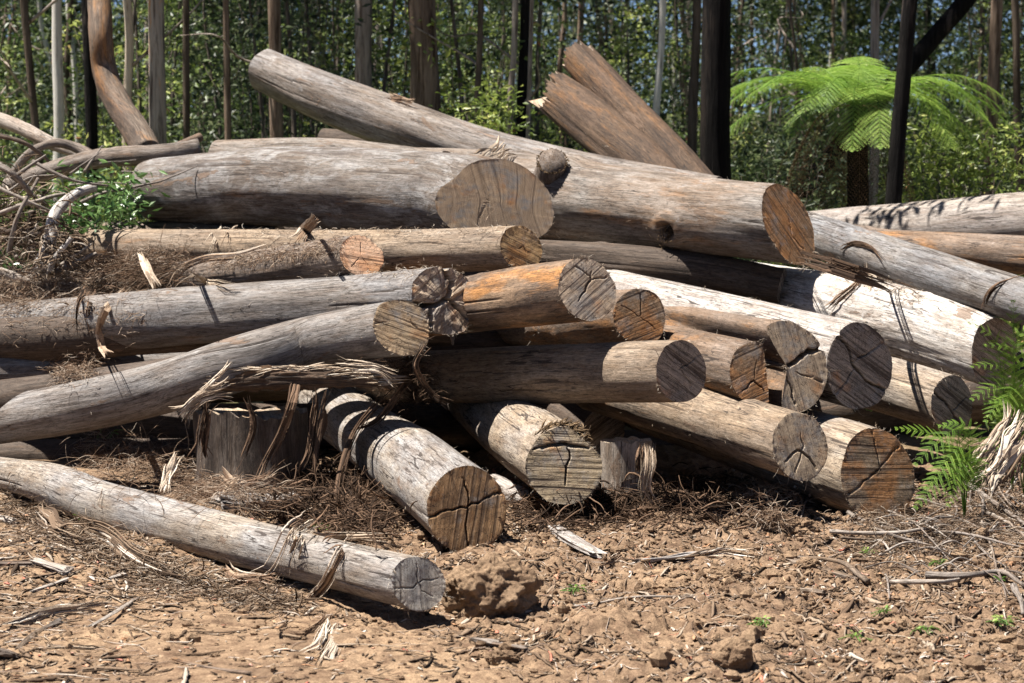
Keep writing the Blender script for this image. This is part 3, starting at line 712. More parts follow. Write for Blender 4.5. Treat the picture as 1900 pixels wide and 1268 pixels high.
# logs added inside the pile to block sun; dark wood deepens the gaps
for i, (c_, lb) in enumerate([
  ([(-250, 800, 40, 17.2), (300, 790, 42, 16.8), (900, 790, 42, 16.6)], 'added dark log shading the gap behind the wide stump'),
  ([(500, 730, 40, 18.2), (1000, 735, 42, 17.8), (1500, 720, 42, 17.6)], 'added dark log shading the gap behind the horizontal middle log'),
  ([(560, 640, 42, 17.0), (900, 640, 44, 17.0), (1160, 640, 42, 17.1)], 'added dark log shading the gap under the orange stained log'),
  ([(700, 850, 48, 17.3), (1100, 845, 48, 17.0), (1600, 840, 48, 17.0)], 'lowest added dark log shading the gap behind the small post'),
  ([(-250, 700, 46, 17.8), (300, 700, 48, 17.6), (800, 690, 46, 17.6)], 'added dark log shading the gap between the burst log and the bent log'),
  ([(-200, 560, 44, 18.0), (300, 560, 46, 17.8), (900, 560, 46, 17.9)], 'added shading log behind the burst log, hidden by bark'),
  ([(-250, 770, 40, 14.9), (100, 735, 42, 14.75), (400, 690, 42, 14.55), (640, 625, 38, 14.3)], 'added shading log hidden behind the long bent log'),
  ([(-250, 645, 40, 16.0), (300, 615, 42, 15.6), (780, 580, 42, 15.3)], 'added shading log hidden behind the burst log'),
  ([(-250, 600, 40, 16.9), (300, 600, 42, 16.4), (840, 600, 42, 16.2)], 'second added shading log hidden behind the burst log'),
  ([(1120, 800, 46, 15.9), (960, 740, 44, 17.0), (880, 700, 40, 18.0)], 'added shading log under the horizontal middle log'),
  ([(760, 690, 40, 16.3), (1000, 690, 42, 15.4), (1180, 692, 42, 14.7)], 'added shading log hidden behind the horizontal middle log'),
  ([(1000, 560, 40, 17.0), (1200, 610, 44, 16.2), (1330, 650, 44, 15.4)], 'added shading log hidden behind the mouth-like split log'),
  ([(560, 520, 34, 16.6), (900, 528, 36, 16.5), (1180, 545, 36, 16.6)], 'added shading log hidden behind the slim log and the orange stained one'),
  ([(520, 440, 40, 18.2), (900, 470, 40, 17.9), (1250, 510, 40, 19.0)], 'added shading log hidden under the biggest log'),
  ([(-250, 500, 40, 18.9), (200, 490, 40, 18.6), (700, 480, 40, 18.6)], 'added shading log hidden behind the slim log at the left'),
  ([(820, 600, 40, 18.6), (1200, 600, 42, 18.8), (1600, 620, 42, 18.6)], 'added shading log hidden behind the long bleached one'),
  ([(-250, 860, 36, 16.4), (100, 850, 36, 16.2), (480, 850, 36, 16.2)], 'low added shading log behind the bush of bark fibres at the left'),
  ([(1250, 790, 50, 18.0), (1600, 760, 50, 17.6), (2000, 720, 50, 17.4)], 'added shading log behind the weathered log low on the right'),
  ([(1350, 690, 44, 18.4), (1700, 700, 46, 17.8), (2050, 690, 46, 17.6)], 'added shading log deep behind the bleached white log'),
  ([(700, 415, 44, 19.6), (1100, 420, 46, 19.4), (1480, 440, 42, 19.2)], 'added shading log hidden behind the big knotted log'),
  ]):
    L('hid%d' % i, lb, c_, W_DARKB, E_DARK, 60 + i, fray=0, nth=48, group='added logs shading the inside of the pile')

W_FRK = wood('dark red brown wood', (0.24, 0.135, 0.075), (0.30, 0.18, 0.10), 29, 0.4, 0.6, 0.0, 0.5, val=0.5)
L('V2', 'dark brown log lying in shade between the knotted log and the white one',
  [(1000, 478, 30, 17.0), (1180, 492, 35, 16.75), (1340, 512, 35, 16.6), (1452, 532, 31, 16.45)], W_DARKB, E_DARK, 28, fray=0, rough=2.5, lump=0.09)
# the split trunk sticking up behind, two prongs of one log
vroot = None
def prong(pts, seed, mat, cap, nm, rag):
    return make_log(nm, pts, mat, cap, seed, fray=20, group=None, name='split_log', far=True, ragged=rag, lump=0.08, rough=1.5, endnoise=0.01, sec=lambda t: 1 - 0.25 * arc(t, 200, 300, 0.5), seclen=3)
a_ = prong([(1320, 372, 34, 19.3), (1240, 285, 36, 19.8), (1150, 190, 33, 20.3), (1076, 112, 33, 20.8)], 41, W_FRK, E_PALEG,
           'forked split trunk sticking up at a slant behind the pile', 0.07)
b_ = prong([(1282, 400, 42, 19.2), (1192, 308, 45, 19.7), (1112, 240, 46, 20.2), (1032, 178, 44, 20.7)], 42, W_FRK, E_PALEG, 'x', 0.16)
r0, r1 = a_['root'], b_['root']
dv = np.array(r1.location) - np.array(r0.location)
for ch in list(r1.children):
    ch.parent = r0; ch.location = tuple(dv)
bpy.data.objects.remove(r1)

# knots on the big top log
Sg = LOGS['S']
kr = Sg['root']
def knotstub(px, py, D, dirv, r0, r1, ln, seed):
    p = P(px, py, D); d = np.array(dirv, float); d /= np.linalg.norm(d)
    pts = [p - d * 0.10, p - d * 0.02, p + d * ln * 0.5, p + d * ln]
    V, F, gc = tube(np.array(pts), [r0 * 1.35, r0 * 1.1, r0 * 0.95, r1], 40, 0.10, seed, 14)
    o = obj('branch_stub', V, F, W_BARK, kr, {'gc': gc}); solid(V, F)
    rg = np.random.default_rng(seed)
    # rotten crumbly top
    n = 800
    a = rg.random(n) * 6.283; rr = r1 * np.sqrt(rg.random(n)) * 1.1
    q = np.cross(d, [0, 0, 1.0]); q /= np.linalg.norm(q); q2 = np.cross(q, d)
    p0 = pts[-1] + q * (np.cos(a) * rr)[:, None] + q2 * (np.sin(a) * rr)[:, None] - d * 0.012
    d0 = d + rg.normal(0, 0.5, (n, 3))
    v, f, rn = strands(rg, p0, d0, rg.uniform(0.006, 0.02, n), np.full(n, 0.010), np.full(n, 0.006), 4, 0.4, 0.8, flat=False)
    obj('rotten_core', v, f, M_rot, kr, {'rnd': rn})['kind'] = 'stuff'
M_rot = strandmat('rotten core', [(0, (0.05, 0.033, 0.02)), (0.6, (0.13, 0.085, 0.045)), (1, (0.25, 0.17, 0.10))])
knotstub(1024, 322, 17.5, (0.0, -0.8, 0.6), 0.13, 0.11, 0.16, 5)

# rot and bark flap on the pale tan log
rg = np.random.default_rng(9)
Cg = LOGS['C']; cr = Cg['root']
k = np.array([int(t) for t in rg.integers(22, 60, 240)])
rowi = rg.integers(len(Cg['s']) - 7, len(Cg['s']) - 1, 240)
p0 = Cg['pos'][rowi, k] ; d0 = Cg['T'][rowi] * rg.uniform(-0.3, 1, (240, 1)) + Cg['E1'][rowi] * 1.2 + rg.normal(0, .25, (240, 3))
v, f, rn = strands(rg, p0, d0, rg.uniform(0.03, 0.10, 240), np.full(240, 0.012), np.full(240, 0.006), 5, 0.35, 0.8, flat=False)
obj('rotten_flap', v, f, M_rot, cr, {'rnd': rn})['kind'] = 'stuff'

# rotten wood hanging in the knot hole of the big top log
p0c = P(1245, 436, 16.62)
rg = np.random.default_rng(31)
nn_ = 160
p0 = p0c + rg.normal(0, 1, (nn_, 3)) * [0.045, 0.02, 0.035]
v, f, rn = strands(rg, p0, rg.normal(0, .6, (nn_, 3)) + [0, -0.6, -0.4], rg.uniform(0.02, 0.07, nn_), np.full(nn_, 0.007), np.full(nn_, 0.004), 5, 0.5, 0.8, flat=False)
obj('rotten_core', v, f, M_rot, kr, {'rnd': rn})['kind'] = 'stuff'
# ------------------------------------------------------------------ ground
def grid_axis(segs):
    out = [segs[0][0]]
    for a, b, st in segs:
        n = max(1, int(round((b - a) / st)))
        out += list(np.linspace(a, b, n + 1)[1:])
    return np.array(out)
gx = grid_axis([(-500, -60, 40), (-60, -12, 3), (-12, -4, 0.25), (-4, -3.0, 0.06), (-3.0, 3.1, 0.0135), (3.1, 4.2, 0.06), (4.2, 12, 0.25), (12, 60, 3), (60, 500, 40)])
gy = grid_axis([(-60, 0, 6), (0, 8, 0.4), (8, 8.6, 0.05), (8.6, 13.6, 0.0145), (13.6, 16, 0.05), (16, 30, 0.25), (30, 90, 2), (90, 600, 20)])
GX, GY = np.meshgrid(gx, gy)
GZ = gz(GX, GY)
ny, nx = GX.shape
ii = np.arange(ny - 1)[:, None] * nx + np.arange(nx - 1)[None]
Q = np.stack([ii, ii + 1, ii + nx + 1, ii + nx], -1).reshape(-1, 4)
n = NT('soil')
g = n.pos()
a = n.noise(g, 1.1, 5, 0.6); b = n.noise(g, 14, 6, 0.65); f = n.noise(g, 120, 4, 0.75); pz = n.sep(g)
c = n.mix(n.ramp(a, [(0.35, 0), (0.65, 1)]), (0.335, 0.23, 0.142), (0.195, 0.13, 0.083))
c = n.mix(n.ramp(b, [(0.42, 0), (0.66, 1)]), c, (0.115, 0.07, 0.044))
c = n.mix(n.math('MULTIPLY', n.ramp(n.noise(g, 34, 4, 0.7), [(0.58, 0), (0.68, 1)]), 0.6), c, (0.40, 0.28, 0.18))
dk = n.noise(g, 2.6, 5, 0.7)
c = n.mix(n.math('MULTIPLY', n.ramp(dk, [(0.5, 0), (0.68, 1)]), 0.55), c, (0.075, 0.047, 0.032))
rt = n.ramp(n.math('ADD', n.math('MULTIPLY', pz[0], 0.35), n.noise(g, 0.9, 4, 0.6)), [(0.35, 0), (0.85, 1)])
c = n.mix(n.math('MULTIPLY', rt, 0.5), c, n.mix(n.ramp(b, [(0.4, 0), (0.6, 1)]), (0.20, 0.132, 0.086), (0.115, 0.075, 0.05)))
c = n.mix(1.0, c, n.ramp(f, [(0.34, 0.5), (0.5, 0.95), (0.66, 1.3)]), 'MULTIPLY')
far = n.ramp(n.math('DIVIDE', pz[1], 60), [(0.26, 0), (0.36, 1)])
green = n.mix(n.ramp(n.noise(g, 0.8, 6, 0.75), [(0.4, 0), (0.6, 1)]), (0.10, 0.085, 0.045), (0.07, 0.10, 0.03))
c = n.mix(far, c, green)
h = n.math('ADD', n.math('MULTIPLY', f, 0.5), b)
M_soil = n.out(c, 0.95, n.bump(h, 0.9, 0.012), spec=0.1)
go = obj('ground', np.stack([GX, GY, GZ], -1).reshape(-1, 3), Q, M_soil)
tag(go, kind='structure')

BV = BVHTree.FromPolygons([tuple(v) for v in np.concatenate(ALLV)], ALLF)
EYE = Vector((0, 0, CAMH))
tx, ty = np.meshgrid(np.arange(-4.6, 4.6, 0.03), np.arange(8, 18, 0.03)); tz = gz(tx, ty)
i_ = (np.arange(tx.shape[0] - 1)[:, None] * tx.shape[1] + np.arange(tx.shape[1] - 1)[None]).ravel()
GV = BVHTree.FromPolygons(np.stack([tx, ty, tz], -1).reshape(-1, 3).tolist(), np.stack([i_, i_ + 1, i_ + tx.shape[1] + 1, i_ + tx.shape[1]], -1).tolist())
def surf(px, py, off=0.01, default=None):
    """the point of log or ground seen at a picture position, lifted a little off the surface"""
    d = Vector(P(px, py, 10.0)) - EYE; d.normalize()
    h = BV.ray_cast(EYE, d, 40)
    best = None
    if h[0] is not None: best = (h[3], np.array(h[0] + h[1] * (off if h[1].dot(d) < 0 else -off)))
    if d.z < -0.02:
        h = GV.ray_cast(EYE, d, 40)
        if h[0] is not None and (best is None or h[3] < best[0]): best = (h[3], np.array(h[0]) + np.array([0, 0, off]))
    if best is None: return P(px, py, default or 14.0)
    return best[1]
def topz(x, y, zmax=3.5):
    h = BV.ray_cast(Vector((x, y, zmax)), Vector((0, 0, -1)), 10)
    g0 = float(gz(x, y))
    return max(g0, h[0].z) if h[0] is not None else g0

# ------------------------------------------------------------------ litter on the soil
M_lit = strandmat('dry bark litter', [(0, (0.04, 0.027, 0.018)), (0.35, (0.12, 0.078, 0.05)), (0.7, (0.24, 0.17, 0.115)), (0.9, (0.36, 0.29, 0.22)), (1, (0.5, 0.43, 0.36))])
M_leafd = strandmat('fallen leaves', [(0, (0.16, 0.09, 0.05)), (0.35, (0.36, 0.20, 0.11)), (0.6, (0.50, 0.34, 0.21)), (0.8, (0.42, 0.13, 0.09)), (0.9, (0.55, 0.42, 0.32)), (1, (0.68, 0.58, 0.5))], False)
M_twig = strandmat('grey twigs', [(0, (0.10, 0.07, 0.05)), (0.4, (0.28, 0.2, 0.15)), (1, (0.5, 0.42, 0.35))])
rg = np.random.default_rng(101)
def scatter(n, dens, y0=8.3, y1=15.2):
    xs, ys = [], []
    while len(xs) < n:
        y = rg.uniform(y0, y1, n * 2); x = rg.uniform(-1, 1, n * 2) * (0.245 * y + 0.15)
        k = rg.random(n * 2) < dens(x, y)
        xs += list(x[k]); ys += list(y[k])
    return np.array(xs[:n]), np.array(ys[:n])
def dens_lit(x, y):
    cl = 0.5 + 0.5 * fbm(x * 1.6, y * 1.6, 0, 61, 3)
    left = np.exp(-(((x + 2.3) / 1.2) ** 2 + ((y - 11.2) / 1.0) ** 2)) * 1.2
    right = sstep(0.3, 2.4, x) * 0.7
    bare = 1 - 0.85 * np.exp(-(((x + 1.35) / 0.7) ** 2 + ((y - 9.9) / 0.55) ** 2))
    return np.clip((0.10 + 0.55 * np.clip(cl, 0, 1) ** 2 + left + right * 0.6 + 0.25 * sstep(10, 12, y)) * bare, 0.02, 1)
def flat_litter(name, n, Lr, Wr, Tr, curl, mat, label, cat, m=5, dens=dens_lit, main_dir=None, lift=True, y1=15.2):
    x, y = scatter(n, dens, y1=y1)
    yaw = rg.random(n) * 6.283 if main_dir is None else main_dir + rg.normal(0, 0.6, n)
    p0 = np.stack([x, y, gz(x, y)], -1)
    d0 = np.stack([np.cos(yaw), np.sin(yaw), rg.normal(0, 0.12, n)], -1)
    Ls = rg.uniform(*Lr, n) * (0.45 + 0.55 * rg.random(n) ** 2)
    V, F, R = strands(rg, p0, d0, Ls, rg.uniform(*Wr, n), np.full(n, Tr), m, curl, 0.75, hug=gz if lift else None)
    o = obj(name, V, F, mat, None, {'rnd': R}); tag(o, label, cat, kind='stuff'); return o
flat_litter('bark_litter', 9500, (0.03, 0.20), (0.006, 0.022), 0.003, 0.45, M_lit, 'dry tan shreds of bark strewn over the bare soil', 'bark litter')
flat_litter('bark_litter', 700, (0.14, 0.50), (0.010, 0.034), 0.006, 0.16, M_lit, 'long strips of dry bark lying about on the soil', 'bark strips', m=9)
flat_litter('wood_chips', 9000, (0.012, 0.06), (0.006, 0.018), 0.003, 0.3, M_lit, 'small pale wood chips scattered over the soil', 'wood chips')
flat_litter('twig_litter', 3400, (0.05, 0.26), (0.003, 0.006), 0.003, 0.35, M_twig, 'thin dry twigs lying all over the soil', 'twigs', m=7)
flat_litter('dry_leaves', 3400, (0.04, 0.10), (0.014, 0.032), 0.0015, 0.9, M_leafd, 'fallen curled brown and red leaves on the soil', 'dry leaves', m=5)

def lump(seed, r, flat=0.75, k=18, amp=0.3, fq=1.6):
    th = np.arange(k * 2) / (k * 2) * 2 * np.pi; ph = (np.arange(k) + 0.5) / k * np.pi
    X = np.sin(ph)[:, None] * np.cos(th)[None]; Y = np.sin(ph)[:, None] * np.sin(th)[None]; Z = np.broadcast_to(np.cos(ph)[:, None], X.shape)
    rr = r * (1 + amp * fbm(X * fq, Y * fq, Z * fq, seed, 5))
    V = np.stack([X * rr, Y * rr, Z * rr * flat], -1).reshape(-1, 3)
    kk = 2 * k
    i = np.arange(k - 1)[:, None] * kk; j = np.arange(kk)[None]
    Q = np.stack([i + j, i + kk + j, i + kk + (j + 1) % kk, i + (j + 1) % kk], -1).reshape(-1, 4)
    V = np.concatenate([V, [[0, 0, V[0, 2]]], [[0, 0, V[-1, 2]]]])
    a = len(V) - 2; j = np.arange(kk)
    T = np.concatenate([np.stack([np.full(kk, a), j, (j + 1) % kk], -1), np.stack([np.full(kk, a + 1), (k - 1) * kk + (j + 1) % kk, (k - 1) * kk + j], -1)])
    return V, Q, T
# soil crumbs: countless
base = [lump(200 + i, 1.0, 0.8, 4, 0.45, 1.3) for i in range(6)]
N = 6500
x, y = scatter(N, lambda x, y: np.clip(0.12 + sstep(-0.9, 0.6, x + 0.3 * (y - 10)) * (0.5 + 0.5 * fbm(x * 2, y * 2, 0, 71, 3)), 0.03, 1), y1=13.8)
Vs, Qs, Ts, o_ = [], [], [], 0
sz = 0.004 + 0.014 * rg.random(N) ** 2.2 + 0.035 * (rg.random(N) > 0.975) * rg.random(N)
zz = gz(x, y)
for i in range(N):
    V, Qq, Tt = base[i % 6]
    a = rg.random() * 6.28; ca, sa = math.cos(a), math.sin(a)
    v = V * sz[i] * rg.uniform(0.7, 1.3, 3)
    v = np.stack([v[:, 0] * ca - v[:, 1] * sa + x[i], v[:, 0] * sa + v[:, 1] * ca + y[i], v[:, 2] + zz[i] + sz[i] * 0.25], -1)
    Vs.append(v); Qs.append(Qq + o_); Ts.append(Tt + o_); o_ += len(v)
n = NT('soil clods')
g = n.pos()
f = n.noise(g, 70, 6, 0.75)
c = n.mix(n.ramp(n.noise(g, 9, 4), [(0.4, 0), (0.62, 1)]), (0.32, 0.22, 0.14), (0.19, 0.125, 0.08))
c = n.mix(1.0, c, n.ramp(f, [(0.3, 0.6), (0.7, 1.2)]), 'MULTIPLY')
M_clod = n.out(c, 0.95, n.bump(f, 1.0, 0.014), spec=0.05)
o = obj('soil_crumbs', np.concatenate(Vs), [np.concatenate(Qs), np.concatenate(Ts)], M_clod, smooth=False)
tag(o, 'small crumbs of dry earth scattered over the soil', 'soil crumbs', kind='stuff')

def clod(px, pybot, rpx, label, seed, flat=0.8, amp=0.3, sx=1.0, group='clods of dry earth', k=90):
    D = 8232.0 / (pybot - 340)
    p = P(px, pybot, D); r = rpx * D / FPX
    V, Q, T = lump(seed, r, flat, k, amp, 2.1)
    q = V / r; V = V * (1 + 0.05 * fbm(q[:, 0] * 9, q[:, 1] * 9, q[:, 2] * 9, seed + 1, 3) - 0.07 * np.clip(np.abs(fbm(q[:, 0] * 3.5, q[:, 1] * 3.5, q[:, 2] * 3.5, seed + 2, 3)) * -4 + 0.6, 0, 1))[:, None]
    V = V * [sx, 0.85, 1] + [p[0], p[1] + r * 0.4, float(gz(p[0], p[1] + r * .4)) + r * flat * 0.55]
    o = obj('dirt_clod', V, [Q, T], M_clod); tag(o, label, 'clod of earth', group)
    solid(V, [Q])
clod(912, 1150, 80, 'largest clod of orange earth, below the brown cross-cracked log end', 301, 0.85, 0.24, 1.0)
clod(1362, 1268, 36, 'round brown clod at the bottom edge right of the middle', 302, 0.9, 0.2)
clod(1660, 1172, 22, 'flat pale yellow clod on the churned soil at the right', 303, 0.45, 0.2, 1.3)
clod(1432, 1012, 30, 'left one of two lumpy clods below the ridged fern-shaded log', 304, 0.7, 0.45, 1.3)
clod(1478, 1012, 27, 'right one of two lumpy clods below the ridged fern-shaded log', 305, 0.7, 0.45, 1.2)
clod(1376, 1010, 24, 'small clod just left of the two lumpy clods at the pile foot', 306, 0.7, 0.4, 1.3)
clod(1350, 1085, 24, 'brown clod halfway down the churned soil, right of the middle', 307, 0.7, 0.4, 1.4)
clod(1500, 1075, 22, 'earth clod beside the split bark piece on the churned soil', 308, 0.6, 0.35)
clod(930, 1240, 20, 'pale clod near the bottom edge, left of the round brown one', 309, 0.7, 0.3, 1.4)
clod(1250, 1100, 20, 'crumbly clod right of the long thin stick', 310, 0.6, 0.4, 1.5)
clod(1850, 1215, 26, 'wide crumbly clod at the lower right edge', 311, 0.5, 0.4, 1.6)

# ------------------------------------------------------------------ stumps and posts carrying the pile
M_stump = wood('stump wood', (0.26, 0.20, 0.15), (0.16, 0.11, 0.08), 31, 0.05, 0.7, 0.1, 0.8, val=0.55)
def stump(label, px, pytop, pybot, rpx, seed, name='stump', flare=0.15, D=None):
    D = D or 8232.0 / (pybot - 340)
    b = P(px, pybot, D); t = P(px, pytop, D); r = rpx * D / FPX
    zb = float(gz(b[0], b[1])) - 0.05
    root = empty(name, (b[0], b[1], zb), label, 'stump')
    k, m = 110, 44
    th = np.arange(k) / k * 2 * np.pi; s = np.linspace(0, 1, m)
    hgt = t[2] - zb
    rr = r * (1 + flare * np.exp(-s[:, None] * 5) * (1 + 1.2 * vn(np.cos(th)[None] * 2.6, np.sin(th)[None] * 2.6, 0, seed + 4))) * (1 + 0.05 * fbm(np.cos(th)[None] * 2, np.sin(th)[None] * 2, s[:, None], seed, 3) + 0.012 * np.abs(vn(np.cos(th)[None] * 9, np.sin(th)[None] * 9, s[:, None] * 1.0, seed)))
    zt = zb + s[:, None] * hgt + (s[:, None] ** 8) * (0.045 if name == 'stump' else 0.012) * fbm(np.cos(th)[None] * 3, np.sin(th)[None] * 3, 0, seed + 1, 3)
    V = np.stack([b[0] + rr * np.cos(th), b[1] + rr * np.sin(th), np.broadcast_to(zt, rr.shape)], -1)
    gc = np.stack([rr * np.cos(th), rr * np.sin(th), np.broadcast_to(s[:, None] * hgt, rr.shape)], -1)
    i = np.arange(m - 1)[:, None] * k; j = np.arange(k)[None]
    Q = np.stack([i + j, i + (j + 1) % k, i + k + (j + 1) % k, i + k + j], -1).reshape(-1, 4)
    obj('stem', V.reshape(-1, 3), Q, M_stump, root, {'gc': gc.reshape(-1, 3)}); solid(V.reshape(-1, 3), [Q])
    c = V[-1].mean(0); M = 12
    rho = np.linspace(0, 1, M + 1)[1:]
    pv = c + rho[:, None, None] * (V[-1] - c)[None]
    Vc = np.concatenate([pv.reshape(-1, 3), [c]])
    Mi = np.arange(M - 1)[:, None] * k
    Qc = np.stack([Mi + j, Mi + k + j, Mi + k + (j + 1) % k, Mi + (j + 1) % k], -1).reshape(-1, 4)
    jj = np.arange(k); Tc = np.stack([np.full(k, M * k), jj, (jj + 1) % k], -1)
    obj('cut_end', Vc, [Qc, Tc], E_BRNV, root, {'gc': Vc - c})
    return root
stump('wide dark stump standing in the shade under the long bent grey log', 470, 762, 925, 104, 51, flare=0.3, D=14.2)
_m = M_stump; M_stump = wood('post wood', (0.46, 0.38, 0.30), (0.34, 0.26, 0.19), 32, 0.05, 0.3, 0.3, 0.8, val=0.9)
sp = stump('small grey post with a frayed right side, standing right of the rotten-topped log', 1163, 818, 952, 48, 52, 'post', 0.02)
# ------------------------------------------------------------------ leaves
def leaf_cloud(rng, centers, per, spread, ll, lw, droop=0.5, squash=0.7):
    """many separate two-faced folded leaves round each centre"""
    C = np.repeat(centers, per, axis=0); n = len(C)
    off = rng.normal(0, 1, (n, 3)) * spread; off[:, 2] *= squash
    p = C + off
    d = rng.normal(0, 1, (n, 3)); d[:, 2] = d[:, 2] * 0.6 - droop; d /= np.linalg.norm(d, axis=1, keepdims=True)
    u = rng.normal(0, 1, (n, 3)) + [0, 0, 0.8]
    s = np.cross(d, u); s /= np.linalg.norm(s, axis=1, keepdims=True) + 1e-9
    nn = np.cross(s, d)
    Ls = ll * rng.uniform(0.6, 1.3, (n, 1)); Ws = lw * rng.uniform(0.7, 1.3, (n, 1))
    a = p; b = p + d * Ls * 0.45 + s * Ws * 0.5 + nn * Ws * 0.12; c = p + d * Ls - nn * Ls * 0.08; e = p + d * Ls * 0.45 - s * Ws * 0.5 + nn * Ws * 0.12
    V = np.stack([a, b, c, e], 1).reshape(-1, 3)
    i = np.arange(n)[:, None] * 4
    F = np.concatenate([i + [0, 1, 2], i + [0, 2, 3]])
    cr = np.repeat(rng.random(len(centers)), per)
    rnd = np.repeat(np.clip(0.8 * cr + 0.32 * rng.random(n) - 0.06, 0, 1), 4)
    return V, F, rnd

def stems_to(rng, centers, r0=0.012, base=(0, 0, 0), k=5, wob=0.08):
    Vs, Q, T, G, o = [], [], [], [], 0
    for c in centers:
        b = np.array(base) + rng.normal(0, 0.04, 3) * [1, 1, 0]
        mid = b + (c - b) * [0.35, 0.35, 0.55] + rng.normal(0, wob, 3)
        S, _ = spline(np.array([b, mid, c]), 7)
        v, f, gc = tube(S, np.linspace(r0, r0 * 0.3, 7), k)
        Vs.append(v); Q.append(f[0] + o); T.append(f[1] + o); G.append(gc); o += len(v)
    return np.concatenate(Vs), [np.concatenate(Q), np.concatenate(T)], np.concatenate(G)

G_MID = leafmat('mid green leaves', [(0, (0.016, 0.030, 0.010)), (0.5, (0.065, 0.105, 0.026)), (0.82, (0.17, 0.23, 0.06)), (1, (0.36, 0.40, 0.16))])
G_YEL = leafmat('yellow green leaves', [(0, (0.03, 0.05, 0.012)), (0.5, (0.13, 0.18, 0.035)), (0.82, (0.30, 0.35, 0.08)), (0.97, (0.48, 0.47, 0.16)), (1, (0.35, 0.16, 0.08))])
G_DRK = leafmat('blue green leaves', [(0, (0.012, 0.020, 0.010)), (0.5, (0.035, 0.055, 0.024)), (0.85, (0.10, 0.13, 0.055)), (1, (0.22, 0.25, 0.12))])
M_stem = barkmat('stem bark', (0.12, 0.095, 0.075), (0.20, 0.17, 0.14))

rg = np.random.default_rng(7)
def plant_proto(h, w_, nc, per, mat, ll, lw, spread, kind):
    if kind == 'shrub':
        a = rg.random(nc) * 6.283; r = w_ * np.sqrt(rg.random(nc)); z = h * (0.15 + 0.85 * rg.random(nc) ** 0.8) * (1 - 0.35 * (r / w_) ** 2)
    else:
        a = rg.random(nc) * 6.283; z = h * (0.08 + 0.92 * rg.random(nc)); r = w_ * (0.35 + 0.65 * rg.random(nc)) * (0.6 + 0.5 * np.sin(z / h * 3.0))
    c = np.stack([r * np.cos(a), r * np.sin(a), z], -1)
    root = empty('sapling' if kind != 'shrub' else 'shrub', (0, 0, 0), None, None)
    V, F, R = leaf_cloud(rg, c, per, spread, ll, lw, 0.25)
    obj('foliage', V, F, mat, root, {'rnd': R}, smooth=False)
    if kind == 'shrub': sv, sf, _ = stems_to(rg, c[:26], 0.012)
    else:
        sv, sf, _ = stems_to(rg, c[:14] * [1, 1, 1], 0.008)
        S, _ = spline(np.array([[0, 0, 0], [0.1, 0, h * 0.4], [-0.1, 0.1, h * 0.8], [0, 0, h * 1.05]]), 14)
        v2, f2, _ = tube(S, np.linspace(0.035, 0.012, 14), 7)
        sf = [np.concatenate([sf[0], f2[0] + len(sv)]), np.concatenate([sf[1], f2[1] + len(sv)])]; sv = np.concatenate([sv, v2])
    obj('stem', sv, sf, M_stem, root)
    return root
protos = [plant_proto(4.6, 1.0, 80, 20, G_MID, 0.095, 0.05, 0.15, 'sapling'), plant_proto(5.4, 1.3, 90, 20, G_YEL, 0.09, 0.05, 0.15, 'sapling'),
          plant_proto(6.0, 1.2, 100, 20, G_DRK, 0.10, 0.045, 0.19, 'sapling'), plant_proto(3.6, 0.9, 60, 20, G_YEL, 0.09, 0.052, 0.12, 'sapling'),
          plant_proto(1.7, 1.0, 90, 32, G_MID, 0.08, 0.034, 0.16, 'shrub'), plant_proto(2.2, 1.2, 110, 32, G_YEL, 0.075, 0.034, 0.16, 'shrub'),
          plant_proto(2.4, 1.2, 120, 32, G_DRK, 0.085, 0.032, 0.18, 'shrub')]
labs = {0: 'drooping mid green sapling in the forest behind the logs', 1: 'tall yellow green sapling in the forest behind the logs',
        2: 'tall dark blue green sapling in the forest behind the logs', 3: 'short bright yellow green sapling in the forest behind the logs',
        4: 'low mid green shrub on the forest floor behind the logs', 5: 'low yellow green shrub on the forest floor behind the logs',
        6: 'low dark shrub on the forest floor behind the logs'}
used = set()
def place_plant(k, x, y, s=1.0, rz=0.0, label=None, group=None):
    r = protos[k]
    if k in used: r = copy_tree(r)
    used.add(k)
    r.location = (x, y, float(gz(x, y)) - 0.03); r.scale = (s, s, s); r.rotation_euler = (0, 0, rz)
    tag(r, label or labs[k], 'shrub' if k >= 4 else 'sapling', group or ('shrubs of the understorey' if k >= 4 else 'saplings of the understorey'))
    return r
for i in range(150):
    y = 27 + 40 * rg.random() ** 1.1
    hw = 0.235 * y + 1.2
    x = rg.uniform(-hw, hw)
    px = CX + x / y * FPX
    k = int(rg.choice([0, 1, 2, 3, 0, 2]))
    if px < 330 and rg.random() < 0.6: continue
    if 1330 < px < 1880 and y < 38: continue
    place_plant(k, x, y, rg.uniform(0.7, 1.15), rg.random() * 6.28)
for i in range(110):
    y = 24.5 + 32 * rg.random() ** 1.2
    hw = 0.235 * y + 1.0
    x = rg.uniform(-hw, hw)
    px = CX + x / y * FPX
    if 1330 < px < 1880 and y < 28: continue
    place_plant(int(rg.choice([4, 5, 6, 4])), x, y, rg.uniform(0.6, 1.25), rg.random() * 6.28)

# far-off wood: one mass nobody could count
c = []
for i in range(2900):
    y = rg.uniform(62, 105); x = rg.uniform(-1, 1) * (0.24 * y + 3)
    fx = CX + x / y * FPX
    top = 13 if fx > 330 else (6.0 if 20 < fx < 300 else 9.0)
    c.append([x, y, float(gz(x, y)) + rg.uniform(0.2, top)])
V, F, R = leaf_cloud(rg, np.array(c), 42, 0.75, 0.34, 0.13, 0.4, 1.0)
fw = obj('far_wood', V, F, G_DRK, None, {'rnd': R}, smooth=False); tag(fw, 'far-off mass of forest foliage closing the view', 'far wood', kind='stuff')

